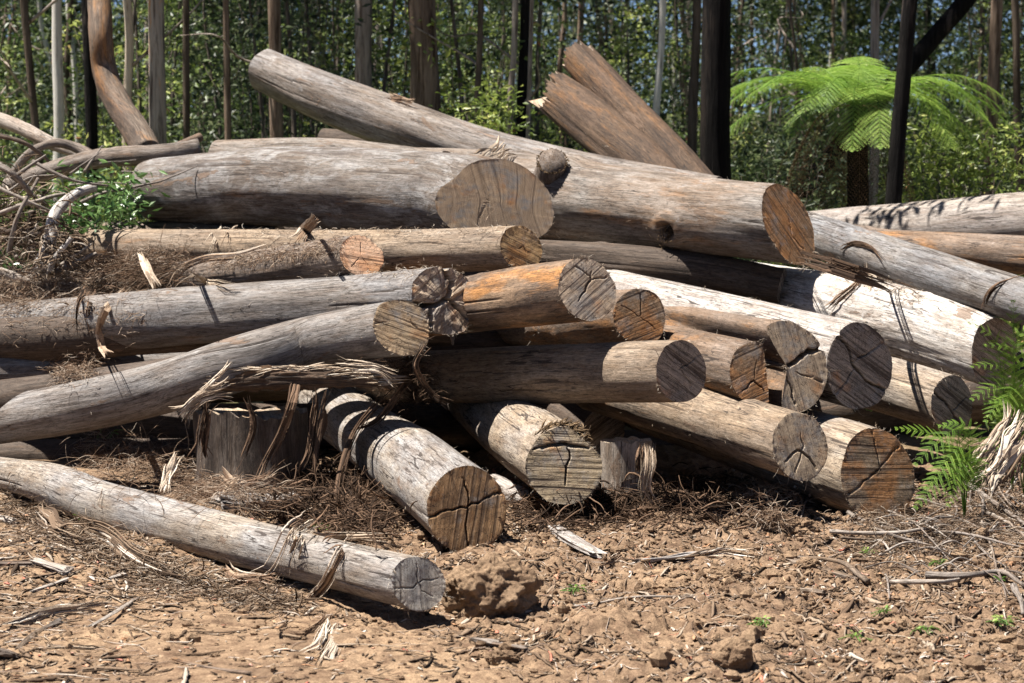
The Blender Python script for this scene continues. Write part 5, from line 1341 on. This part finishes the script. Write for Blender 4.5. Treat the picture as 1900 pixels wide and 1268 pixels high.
# foreground and right tangle
stick('long thin pale stick lying on the soil right of the largest clod', [(975, 1140, 0), (1090, 1126, 0), (1180, 1112, 0), (1325, 1112, 0)], 0.007, 0.005, M_stickp, onsurf=0.01, seed=10)
stick('pale branch lying at the foot of the pile below the small post', [(915, 905, 13.9), (1000, 935, 13.6), (1130, 955, 13.35), (1220, 962, 13.2), (1330, 972, 13.1), (1420, 990, 13.0)], 0.075, 0.045, W_PALE, 'fallen_branch', 'branch', None, 22, 11)
stick('grey splintered root bending down from the pale branch below the post', [(1240, 965, 13.1), (1205, 990, 12.8), (1180, 1020, 12.5), (1140, 1035, 12.3)], 0.04, 0.05, W_DARKB, 'root', 'root', None, 14, 12)
tang = [
 ([(1575, 960), (1640, 1000), (1700, 1020), (1790, 1040)], .016), ([(1540, 995), (1640, 1003), (1720, 995), (1800, 970)], .014), ([(1660, 1005), (1740, 960), (1800, 920)], .012),
 ([(1770, 900), (1820, 930), (1822, 980), (1840, 1030), (1850, 1070)], .012), ([(1790, 905), (1850, 950), (1905, 985)], .022), ([(1830, 960), (1870, 985), (1905, 1010)], .016),
 ([(1640, 950), (1700, 985), (1760, 1045)], .008), ([(1560, 1005), (1600, 1012), (1680, 1010)], .010), ([(1720, 1080), (1800, 1085), (1860, 1080), (1905, 1100)], .022),
 ([(1655, 1090), (1740, 1095), (1790, 1083)], .016), ([(1880, 1100), (1895, 1130), (1898, 1150)], .020), ([(1740, 1020), (1800, 990), (1860, 975)], .010), ([(1700, 930), (1760, 950), (1830, 945)], .010),
 ([(1840, 880), (1860, 930), (1890, 960)], .012), ([(1690, 1010), (1760, 1000), (1900, 1025)], .013), ([(1760, 920), (1775, 960), (1750, 1000)], .009), ([(1800, 1000), (1830, 1040), (1870, 1060)], .009),
 ([(1480, 900), (1490, 930), (1478, 968)], .010), ([(1508, 915), (1495, 940), (1486, 968)], .010), ([(1610, 1090), (1560, 1060), (1480, 1045)], .018)]
labt = ['long pale stick curving down from the ridged log end', 'grey stick running level under the low thick log end', 'stick rising to the fern at the right', 'bent stick looping down through the right-hand tangle',
 'thickest stick crossing to the right edge in the tangle', 'second thick stick reaching the right edge', 'thin stick slanting down through the tangle', 'short pale stick by the log foot', 'split slab of branch low at the right edge',
 'pale flat branch left of the split slab', 'stub of branch at the right edge, lowest of the tangle', 'thin stick crossing rightwards above the split slab', 'thin stick below the bracken', 'stick leaning under the right edge bracken',
 'long straight stick through the middle of the tangle', 'short upright twig in the tangle', 'short slanting twig above the split slab', 'left of two upright twigs by the log foot', 'right of two upright twigs by the log foot', 'split bark piece lying on the churned soil']
for i, (pl, r) in enumerate(tang):
    q = [surf(x, y, r + 0.01) for x, y in pl]
    # bridge between the touching points, a little above the soil
    q = np.array(q); q[1:-1, 2] += 0.015
    S, s = spline(q, 30); S = S + 0.25 * r * np.stack([vn(s * 8, j, 0, i) for j in range(3)], -1)
    V, F, gc = tube(S, np.linspace(r * 0.85, r * 0.4, 30), 8, 0.12, i, 14)
    o = obj('stick', V, F, [M_stick, M_stickp, M_stick, W_GREY][i % 4], None, {'gc': gc}); tag(o, labt[i], 'stick', 'sticks tangled at the right foot of the pile')
for i in range(60):
    x = rg.uniform(1600, 1900); y = rg.uniform(880 if x > 1740 else 960, 1090); a = rg.normal(0.2, 0.7); l = rg.uniform(40, 130)
    q = np.array([surf(x, y, .012), surf(x + l * .5 * math.cos(a), y + l * .3 * math.sin(a), .03), surf(x + l * math.cos(a), y + l * .6 * math.sin(a), .015)]); q[1, 2] += rg.uniform(0, 0.03)
    S, s = spline(q, 14)
    V, F, gc = tube(S, np.linspace(1, .5, 14) * rg.uniform(0.003, 0.008), 6, 0.1, i, 14)
    o = obj('stick', V, F, [M_stick, M_stickp, W_BARK][i % 3], None, {'gc': gc}); tag(o, 'thin stick of the tangle at the right foot of the pile', 'stick', 'thin sticks of the right tangle')
# wood pieces on the soil
def chunk(label, a, b, wpx, mat, seed, name='wood_piece', cat='piece of wood', group='broken pieces of wood on the soil', D=None):
    p, q = surf(*a, 0.006), surf(*b, 0.006)
    rng = np.random.default_rng(seed)
    n_, k = 30, 16
    t = np.linspace(0, 1, n_)
    d = q - p; L_ = np.linalg.norm(d); d = d / L_
    sd = np.cross(d, [0, 0, 1.0]); sd /= np.linalg.norm(sd); up = np.cross(sd, d)
    tilt = rng.normal(0, 0.35); sd, up = sd * math.cos(tilt) + up * math.sin(tilt), up * math.cos(tilt) - sd * math.sin(tilt)
    hw = wpx * 0.5 * p[1] / FPX
    th = np.arange(k) / k * 6.2832
    # split, angular section with ends torn at different lengths round the edge
    ex = np.sign(np.cos(th)) * np.abs(np.cos(th)) ** 0.6; ey = np.sign(np.sin(th)) * np.abs(np.sin(th)) ** 0.6 * 0.5
    end0 = 0.14 * rng.random(k); end1 = 1 - 0.14 * rng.random(k)
    tt = end0[None] + (end1 - end0)[None] * t[:, None]
    wd = (0.75 + 0.25 * vn(t * 3, seed, 0, seed))[:, None] * (1 + 0.16 * vn(th[None] * 2.5, t[:, None] * 2, 0, seed + 1) + 0.10 * vn(th[None] * 6, t[:, None] * 5, 0, seed + 2))
    bow = 0.06 * L_ * rng.normal(0, 1) * (tt - 0.5) ** 2
    V = p + d * (tt * L_)[..., None] + sd * (ex[None] * hw * wd + bow)[..., None] + up * (ey[None] * hw * wd + hw * 0.35)[..., None]
    ii = np.arange(n_ - 1)[:, None] * k; jj = np.arange(k)[None]
    Q = np.stack([ii + jj, ii + (jj + 1) % k, ii + k + (jj + 1) % k, ii + k + jj], -1).reshape(-1, 4)
    V = V.reshape(-1, 3); c0, c1 = V[:k].mean(0), V[-k:].mean(0)
    gc = np.stack([np.broadcast_to(ex[None] * hw, tt.shape), np.broadcast_to(ey[None] * hw, tt.shape), tt * L_], -1).reshape(-1, 3)
    V = np.concatenate([V, [c0, c1]]); gc = np.concatenate([gc, [[0, 0, 0], [0, 0, L_]]])
    j1 = np.arange(k); a0 = n_ * k
    Tt = np.concatenate([np.stack([np.full(k, a0), (j1 + 1) % k, j1], -1), np.stack([np.full(k, a0 + 1), (n_ - 1) * k + j1, (n_ - 1) * k + (j1 + 1) % k], -1)])
    o = obj(name, V, [Q, Tt], mat, None, {'gc': gc}, smooth=False); tag(o, label, cat, group); solid(V, [Q])
chunk('pale weathered piece of bark lying right of the middle bottom edge', (870, 1192), (985, 1212), 24, M_stick, 1)
chunk('grey slab of bark on the churned soil below the pile foot at the right', (1465, 1047), (1600, 1085), 24, W_GREY, 2)
chunk('short dark slab of wood on the soil, lower of two', (1455, 1098), (1535, 1108), 20, W_GREY, 3)
chunk('pale block of split wood on the soil at the left', (60, 1045), (135, 1068), 26, M_stickp, 4)
chunk('brown stick stub cut by the left edge of the picture', (-20, 1052), (62, 1050), 16, W_BARK, 5)
chunk('white curled scrap of wood at the left edge', (-10, 965), (30, 975), 26, M_stickp, 6)
chunk('pale splinter lying at the left below the split block', (55, 1103), (130, 1078), 12, M_stickp, 7)
chunk('grey weathered splinter mass near the lower left', (20, 1210), (110, 1150), 14, W_GREY, 8)
chunk('pale splinter with a forked tip near the lower left middle', (165, 1170), (262, 1110), 12, M_stickp, 9)
chunk('long reddish bark quill near the bottom left middle', (310, 1228), (470, 1258), 9, W_BRN, 10)
chunk('pale block of wood below the lone front log at the left', (200, 1080), (232, 1070), 16, M_stickp, 11)
chunk('frayed grey bark slab under the pale branch at the pile foot', (1020, 985), (1110, 1040), 30, W_PALE, 12)
chunk('long shredded bark slab at the foot of the pile right of the middle', (1170, 1052), (1330, 1030), 22, W_PALE, 13)
chunk('big pale weathered chunk of root lying in front of the wide dark stump', (395, 945), (565, 935), 62, W_PALE, 15)
chunk('dark furry scrap of bark at the lower left corner', (-15, 1215), (32, 1225), 30, W_BARK, 14)

# ------------------------------------------------------------------ bark hanging on the logs
M_brk = strandmat('hanging bark', [(0, (0.10, 0.06, 0.04)), (0.35, (0.22, 0.14, 0.09)), (0.7, (0.36, 0.26, 0.18)), (1, (0.55, 0.46, 0.37))])
M_brkp = strandmat('pale splintered wood', [(0, (0.17, 0.115, 0.075)), (0.4, (0.38, 0.29, 0.21)), (0.8, (0.58, 0.49, 0.39)), (1, (0.75, 0.68, 0.58))])
M_brkd = strandmat('dark shredded bark', [(0, (0.025, 0.016, 0.011)), (0.5, (0.07, 0.042, 0.026)), (1, (0.20, 0.125, 0.08))])  # tone lowered further to deepen the shade under the pile
BV = BVHTree.FromPolygons([tuple(v) for v in np.concatenate(ALLV)], ALLF)
def prism_from(pts, W, T, upv, rnd):
    """pts (n,m,3)"""
    n, m = pts.shape[:2]
    d = np.gradient(pts, axis=1); d /= np.linalg.norm(d, axis=2, keepdims=True) + 1e-9
    S = np.cross(d, upv); S /= np.linalg.norm(S, axis=2, keepdims=True) + 1e-9
    N = np.cross(S, d)
    ring = np.stack([pts + S * W[..., None] * .5, pts + N * T, pts - S * W[..., None] * .5], 2)
    V = ring.reshape(-1, 3)
    base = (np.arange(n) * m * 3)[:, None, None]; i = np.arange(m - 1)[None, :, None] * 3; k = np.arange(3)[None, None, :]
    a = base + i + k; b = base + i + (k + 1) % 3
    Q = np.stack([a, b, b + 3, a + 3], -1).reshape(-1, 4)
    return V, [Q, np.zeros((0, 3), int)], np.repeat(rnd, m * 3)
def drape(label, pts, wpx, n=14, mat=None, seed=0, off=0.018, fray=0.25, group='strips of bark hanging on the pile', name='bark_strip', thick=0.004, loose=0.004, tend=0.6):
    """a bundle of bark ribbons lying along picture points (px, py[, D])"""
    rng = np.random.default_rng(seed + 900)
    q = []
    for p in pts: q.append(P(*p) if len(p) == 3 else surf(p[0], p[1], off))
    m = 26
    S, s = spline(np.array(q), m)
    D = S[:, 1].mean(); w_ = wpx * D / FPX
    T = np.gradient(S, axis=0); T /= np.linalg.norm(T, axis=1, keepdims=True)
    view = S - np.array([0, 0, CAMH]); view /= np.linalg.norm(view, axis=1, keepdims=True)
    side = np.cross(T, view); side /= np.linalg.norm(side, axis=1, keepdims=True) + 1e-9
    u = rng.uniform(-0.5, 0.5, n)
    t = np.linspace(0, 1, m)
    spreadt = 1 + fray * 3.0 * np.clip((t - 0.75) / 0.25, 0, 1) ** 1.3 + fray * 3.0 * np.clip((0.2 - t) / 0.2, 0, 1) ** 1.3
    L0 = np.where(rng.random(n) < 0.5, 0, rng.uniform(0, 0.35, n)); L1 = np.where(rng.random(n) < 0.5, 1, rng.uniform(0.65, 1, n))
    tt = L0[:, None] + (L1 - L0)[:, None] * t[None]
    idx = tt * (m - 1); i0 = np.clip(idx.astype(int), 0, m - 2); f = (idx - i0)[..., None]
    c = S[i0] * (1 - f) + S[i0 + 1] * f; sd = side[i0]; sp = np.interp(tt, t, spreadt)
    latn = np.stack([vn(tt[j] * 3, j * 3.1, 0, seed) for j in range(n)])
    nrmn = np.stack([vn(tt[j] * 6, j * 5.1, 9, seed + 1) for j in range(n)])
    pos = c + sd * ((u[:, None] * sp + latn * 0.22) * w_)[..., None] - view[i0] * ((nrmn + 0.6) * loose * 2)[..., None]
    pos += rng.normal(0, 0.0006, pos.shape)
    W = (w_ / n * 2.2) * np.clip(rng.lognormal(-0.1, 0.75, (n, 1)), 0.25, 4.5) * (1 - 0.93 * np.abs(2 * t - 1) ** 2.2)[None]
    V, F, R = prism_from(pos, W, thick, -view[i0], np.clip(rng.normal(0.5, 0.28, n), 0, 1))
    o = obj(name, V, F, mat or M_brk, None, {'rnd': R}, smooth=False); tag(o, label, 'bark strip', group); return o
dr = drape
dr('bark strip wrapped over the lone front log, left of two', [(610, 962), (570, 975), (545, 995), (530, 1030), (505, 1062), (470, 1090)], 30, 20, None, 1, 0.02, 0.2)
dr('pale shredded strap of bark hanging beside the wrapped strip on the front log', [(590, 975), (560, 1000), (545, 1035), (540, 1062)], 22, 14, M_brkp, 2)
dr('curled bark trailing in the shadow below the lone front log', [(415, 1065), (440, 1082), (480, 1085), (515, 1090)], 22, 16, None, 3, 0.03)
dr('long dark bark ribbon crossing the front log and hanging to the ground', [(655, 1000, 11.1), (640, 1035), (615, 1075), (580, 1110, 10.55), (545, 1150, 10.3), (515, 1185)], 20, 16, None, 4, 0.03, 0.2)
dr('stiff strip of bark lying level on top of the front log', [(530, 998), (580, 1000), (640, 1003), (722, 998, 11.0)], 14, 10, M_brkp, 5, 0.02)
dr('upright frayed tuft of splinters at the bottom left of the clod', [(590, 1235), (612, 1195), (628, 1150, 10.2), (622, 1140, 10.2)], 40, 18, M_brkp, 6, 0.01, 0.3)
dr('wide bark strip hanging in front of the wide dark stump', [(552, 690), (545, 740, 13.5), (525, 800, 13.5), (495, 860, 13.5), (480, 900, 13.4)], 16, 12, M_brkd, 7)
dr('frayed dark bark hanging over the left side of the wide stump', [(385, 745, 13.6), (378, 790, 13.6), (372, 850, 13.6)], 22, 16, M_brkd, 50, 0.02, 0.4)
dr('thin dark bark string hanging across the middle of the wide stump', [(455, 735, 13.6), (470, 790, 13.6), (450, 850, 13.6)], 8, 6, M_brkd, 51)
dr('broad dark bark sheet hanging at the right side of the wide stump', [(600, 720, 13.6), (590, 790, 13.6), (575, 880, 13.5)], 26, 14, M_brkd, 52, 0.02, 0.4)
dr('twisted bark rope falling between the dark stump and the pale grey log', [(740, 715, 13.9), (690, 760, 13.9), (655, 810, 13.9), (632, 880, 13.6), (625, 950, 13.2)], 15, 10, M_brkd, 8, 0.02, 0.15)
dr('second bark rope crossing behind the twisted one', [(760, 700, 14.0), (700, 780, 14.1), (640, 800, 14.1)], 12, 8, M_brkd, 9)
dr('splintered white tongue of wood curling under the bent log', [(330, 775, 12.9), (370, 740, 12.9), (395, 730, 12.9), (430, 722, 12.9)], 20, 26, M_brkp, 10, 0.02, 0.6, loose=0.003)
dr('pale splinter leaning from the torn slab down to the left', [(430, 672, 12.9), (405, 700, 12.85), (375, 728, 12.8)], 9, 7, M_brkp, 11)
dr('thin bark string hanging off the burst log at the left', [(268, 475), (240, 530), (205, 570), (185, 600), (190, 640), (202, 662, 14.0)], 10, 8, None, 12)
dr('flat bark strap over the burst log near the left edge', [(180, 530), (160, 560), (155, 590), (158, 625)], 26, 12, M_brkd, 13)
dr('pale splinter sticking up over the burst log', [(355, 505, 14.0), (385, 520), (405, 533), (440, 542)], 10, 10, M_brkp, 14, 0.02, 0.5)
dr('upright pale splinter in the bark tangle at the left', [(262, 465, 14.6), (275, 500, 14.4), (290, 535, 14.3)], 13, 8, M_brkp, 15)
dr('pale bark strap over the slim log under the biggest log', [(420, 425), (400, 445), (385, 470)], 16, 10, M_brkp, 16)
dr('brown bark strap beside the pale one on the slim log', [(450, 425), (425, 440), (410, 472)], 14, 10, None, 17)
dr('bark curling over the top edge of the slim log', [(330, 505), (380, 485), (440, 478), (500, 462)], 12, 10, M_brk, 18)
dr('pointed tuft of bark standing on the slim log under the biggest log', [(555, 455), (570, 432), (590, 405, 14.6)], 22, 16, None, 19, 0.02, 0.3)
dr('fan of pale splinters between the biggest log and the knotted log', [(940, 266, 17.9), (915, 288, 17.6), (893, 305, 17.4), (872, 318, 17.3)], 40, 24, M_brkp, 20, 0.02, 0.35)
dr('thin scrap of bark on top of the propped-up log', [(715, 180), (740, 190), (765, 200)], 18, 12, None, 21)
dr('broken bark stick lying across the bleached white log', [(1605, 518), (1590, 535), (1560, 560), (1535, 580)], 13, 8, None, 22)
dr('tuft of bark at the top of the bark stick on the white log', [(1590, 500, 15.9), (1605, 522), (1625, 535)], 26, 14, M_brkp, 23)
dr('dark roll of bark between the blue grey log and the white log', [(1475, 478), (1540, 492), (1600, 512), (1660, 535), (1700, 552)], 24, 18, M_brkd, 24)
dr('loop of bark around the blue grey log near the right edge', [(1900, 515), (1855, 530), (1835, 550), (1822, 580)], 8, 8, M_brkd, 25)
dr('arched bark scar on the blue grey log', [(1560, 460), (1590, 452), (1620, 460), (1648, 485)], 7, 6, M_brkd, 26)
dr('white splinters hanging at the end of the torn slab', [(620, 672, 13.65), (690, 680, 13.6), (738, 695, 13.6)], 22, 20, M_brkp, 27, 0.02, 0.4)
dr('hanging brown shreds at the left end of the horizontal middle log', [(790, 640, 13.3), (770, 680, 13.2), (800, 730, 13.3), (835, 755, 13.2)], 10, 12, M_brkd, 28, 0.02, 0.5)
dr('wad of pale bark heaped by the roots of the wide stump', [(400, 905, 13.0), (450, 918, 12.9), (520, 905, 12.9)], 50, 26, None, 29, 0.02, 0.2, loose=0.006)
dr('bark strip leaning on the ground beside the wide stump', [(330, 840, 13.2), (312, 880, 13.1), (305, 915, 13.0)], 18, 12, M_brkp, 30)
dr('shaggy strip of bark peeling down the small post', [(1200, 822, 13.1), (1203, 860, 13.0), (1196, 905, 13.0), (1210, 940, 13.0)], 22, 30, M_brkp, 31, 0.02, 0.2, loose=0.002)
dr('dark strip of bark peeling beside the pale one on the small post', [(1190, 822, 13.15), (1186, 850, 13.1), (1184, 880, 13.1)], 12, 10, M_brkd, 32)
dr('sheaf of dry bark at the right edge above the stick tangle', [(1905, 770, 13.6), (1870, 820, 13.4), (1835, 870, 13.3), (1810, 905, 13.2)], 60, 34, M_brkp, 33, 0.02, 0.3, loose=0.02)
dr('brown sheaf of bark under the right edge bracken', [(1905, 800, 13.5), (1890, 850, 13.4), (1880, 900, 13.3)], 44, 26, None, 34, loose=0.02)
dr('shredded bark lying in the soil heap at the left under the front log', [(130, 985), (190, 1000), (235, 1040), (300, 1075), (345, 1090)], 46, 36, M_lit, 35, 0.02, 0.2, loose=0.015)
dr('second shredded bark band on the soil heap at the left', [(60, 960), (110, 1000), (160, 1020)], 46, 30, M_lit, 36, 0.02, 0.3, loose=0.015)
dr('bark fan lying on the soil at the lower left', [(0, 1175), (60, 1155), (110, 1140), (210, 1130)], 26, 24, M_brkp, 37, 0.01, 0.3)
dr('frayed bark strip on the soil left of the tuft of splinters', [(520, 1180), (560, 1185), (600, 1160), (610, 1140)], 18, 16, None, 38, 0.012)
dr('bark shreds spread on the soil at the foot of the pile, right', [(1255, 1050), (1330, 1035), (1400, 1045)], 30, 26, M_brkp, 39, 0.012)
dr('tuft of brown fibres standing at the foot of the split slab', [(1110, 1055), (1140, 1045), (1165, 1020, 12.2)], 22, 22, None, 40, 0.01, 0.5)

# torn slab hanging beneath the bent log
def torn_slab():
    rng = np.random.default_rng(4)
    a = [(395, 722, 13.9), (430, 706, 13.95), (520, 700, 13.9), (620, 700, 13.85), (725, 708, 13.8)]
    C = np.array([P(*p) for p in a]); S, s = spline(C, 70)
    hw = np.interp(np.linspace(0, 1, 70), [0, .15, .6, 1], [0.02, 0.085, 0.085, 0.035])
    k = 22; u = np.linspace(-1, 1, k)
    rows = []
    for sgn in (0, 1):
        ang = u * 1.25
        y = -np.cos(ang)[None] * hw[:, None] * 0.75; z = np.sin(ang)[None] * hw[:, None]
        jag = 0.02 * fbm(s[:, None] * 14, u[None] * 0.3, 0, 3, 3) * (np.abs(u)[None] > 0.8)
        V = S[:, None] + np.stack([0.01 * vn(s[:, None] * 20, u[None] * 5, 2, 6), y + 0.018 * sgn + 0.008 * fbm(s[:, None] * 6, u[None] * 9, 0, 7, 3), z * 0.9 + jag - 0.01], -1)
        rows.append(V)
    V = np.concatenate([rows[0].reshape(-1, 3), rows[1].reshape(-1, 3)])
    i = np.arange(69)[:, None] * k; j = np.arange(k - 1)[None]
    Q0 = np.stack([i + j, i + j + 1, i + k + j + 1, i + k + j], -1).reshape(-1, 4); n0 = 70 * k
    e = []
    for jj in (0, k - 1):
        r = np.arange(69) * k + jj; e.append(np.stack([r, r + k, r + k + n0, r + n0], -1))
    for ii_ in (0, 69):
        r = ii_ * k + np.arange(k - 1); e.append(np.stack([r, r + 1, r + 1 + n0, r + n0], -1))
    Q = np.concatenate([Q0, Q0[:, ::-1] + n0] + e)
    gc = np.stack([np.tile(np.broadcast_to(u * 0.1, (70, k)).ravel(), 2), np.zeros(len(V)), np.tile(np.repeat(s, k), 2)], -1)
    root = empty('torn_slab', C[0], 'torn curved slab of wood with bleached splintered top edge under the bent log', 'slab of wood')
    obj('slab', V, Q, W_FRK, root, {'gc': gc})
    # splintered pale upper lip
    n_ = 260
    t = rng.random(n_) ** 0.8; c = np.stack([np.interp(t, np.linspace(0, 1, 70), S[:, q]) for q in range(3)], -1); h = np.interp(t, np.linspace(0, 1, 70), hw)
    p0 = c + np.stack([np.zeros(n_), -0.02 - 0.03 * rng.random(n_), h * 0.82 - 0.035 * rng.random(n_) * (0.4 + 1.2 * t)], -1)
    d0 = np.stack([rng.choice([-1, 1, 1], n_) * 1.0, rng.normal(0, .06, n_), rng.normal(-0.03, 0.07, n_)], -1)
    V, F, R = strands(rng, p0, d0, rng.uniform(.05, .16, n_), rng.uniform(.004, .016, n_), np.full(n_, .004), 6, 0.05, 0.9, flat=False)
    o = obj('splintered_edge', V, F, M_brkp, root, {'rnd': R}); o['kind'] = 'stuff'
torn_slab()

# ------------------------------------------------------------------ shredded bark heaps (countless fibres)
def thatch(name, label, boxes, n, dflt=15.0, L=(0.05, 0.25), Wd=(0.002, 0.006), mat=None, seed=0, off=(0.0, 0.05), dirx=1.0, up=0.15, curl=0.45):
    rng = np.random.default_rng(seed + 400)
    ps = []
    for (x0, y0, x1, y1, sx, sy, sh) in boxes:
        m = int(n * sh)
        t = rng.random(m); ps += [(x0 + (x1 - x0) * a + rng.normal(0, sx), y0 + (y1 - y0) * a + rng.normal(0, sy)) for a in t]
    p0 = np.array([surf(x, y, rng.uniform(*off), dflt) for x, y in ps]); m = len(p0)
    d0 = rng.normal(0, 0.7, (m, 3)); d0[:, 0] += dirx * rng.choice([-1, 1], m); d0[:, 2] = d0[:, 2] * 0.4 + up * rng.random(m)
    V, F, R = strands(rng, p0, d0, rng.uniform(*L, m), rng.uniform(*Wd, m), np.full(m, 0.0022), 7, curl, 0.8, sag=0.35, flat=False)
    o = obj(name, V, F, mat or M_brk, None, {'rnd': R}); tag(o, label, 'shredded bark', kind='stuff')
thatch('shredded_bark', 'brown shredded bark heaped over the logs at the left of the pile', [(0, 545, 330, 500, 14, 14, 0.6), (180, 500, 330, 470, 20, 10, 0.25), (0, 560, 120, 520, 15, 15, 0.25)], 3400, mat=M_brk, seed=1, off=(0.0, 0.07))
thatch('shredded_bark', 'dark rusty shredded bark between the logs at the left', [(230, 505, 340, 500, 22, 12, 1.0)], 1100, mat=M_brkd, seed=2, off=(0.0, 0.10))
thatch('shredded_bark', 'clump of brown fibre on the grey log at the left edge', [(110, 690, 175, 675, 14, 13, 1.0)], 1300, 15.0, (0.03, 0.10), (0.002, 0.005), M_brk, 3, (0.0, 0.06))
thatch('shredded_bark', 'bark fibre mess on the ground by the wide stump', [(170, 850, 330, 870, 25, 22, 0.7), (330, 900, 450, 930, 30, 14, 0.6)], 2000, mat=M_brk, seed=4, off=(0.0, 0.10))
thatch('shredded_bark', 'dark bark waste added as shade on the ground between stump and grey log', [(585, 890, 690, 985, 34, 18, 0.7), (500, 930, 620, 960, 30, 14, 0.3)], 4200, 15.0, (0.05, 0.22), (0.004, 0.014), M_brkd, 21, (0.0, 0.08))  # dark litter laid on lit soil to stand in for shade
thatch('shredded_bark', 'dark bark waste added as shade on the ground round the small post', [(960, 955, 1400, 930, 30, 18, 1.0)], 4200, 15.0, (0.05, 0.2), (0.004, 0.014), M_brkd, 22, (0.0, 0.05))  # same dark litter, imitating the shadow round the post
thatch('shredded_bark', 'stringy rough bark clinging to the bark covered log', [(400, 490, 640, 455, 10, 9, 1.0)], 1500, 15.0, (0.02, 0.09), (0.002, 0.005), M_brk, 5, (-0.003, 0.012))
thatch('shredded_bark', 'fine bark shreds over the burst log at the left', [(0, 580, 260, 570, 20, 25, 1.0)], 520, 15.0, (0.02, 0.12), (0.002, 0.005), M_brk, 6, (0.0, 0.02))
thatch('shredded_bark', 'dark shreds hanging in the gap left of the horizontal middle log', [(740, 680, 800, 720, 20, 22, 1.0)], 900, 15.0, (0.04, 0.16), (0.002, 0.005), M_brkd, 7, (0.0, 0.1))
thatch('shredded_bark', 'dry twiggy nest of fibres in the shadow at the foot of the pile', [(1370, 940, 1460, 945, 22, 16, 1.0)], 800, 15.0, (0.04, 0.16), (0.002, 0.004), M_brk, 8, (0.0, 0.12))
thatch('shredded_bark', 'bark shreds on the soil heap at the left', [(0, 930, 330, 1085, 22, 20, 0.8), (330, 1085, 560, 1130, 30, 12, 0.3)], 2600, 15.0, (0.04, 0.16), (0.003, 0.010), M_lit, 9, (0.0, 0.03), curl=0.3)
thatch('shredded_bark', 'tangle of fine debris at the right foot of the pile', [(1600, 1000, 1900, 960, 30, 35, 0.7), (1780, 900, 1900, 860, 25, 30, 0.4)], 3000, 15.0, (0.04, 0.16), (0.003, 0.007), M_lit, 10, (0.0, 0.06), curl=0.3)
thatch('shredded_bark', 'debris of bark and twigs filling the heap at the left edge', [(0, 350, 60, 500, 40, 40, 0.6), (60, 420, 120, 500, 30, 30, 0.4)], 1500, 17.6, (0.06, 0.3), (0.004, 0.016), M_lit, 11, (0.0, 0.15), curl=0.3)
thatch('shredded_bark', 'loose fibres and splinters lying on the upper logs', [(420, 430, 1000, 430, 60, 6, 0.4), (640, 510, 830, 500, 30, 6, 0.2), (1490, 480, 1720, 560, 10, 10, 0.5)], 900, 15.0, (0.02, 0.09), (0.002, 0.005), M_brkp, 12, (0.0, 0.02))
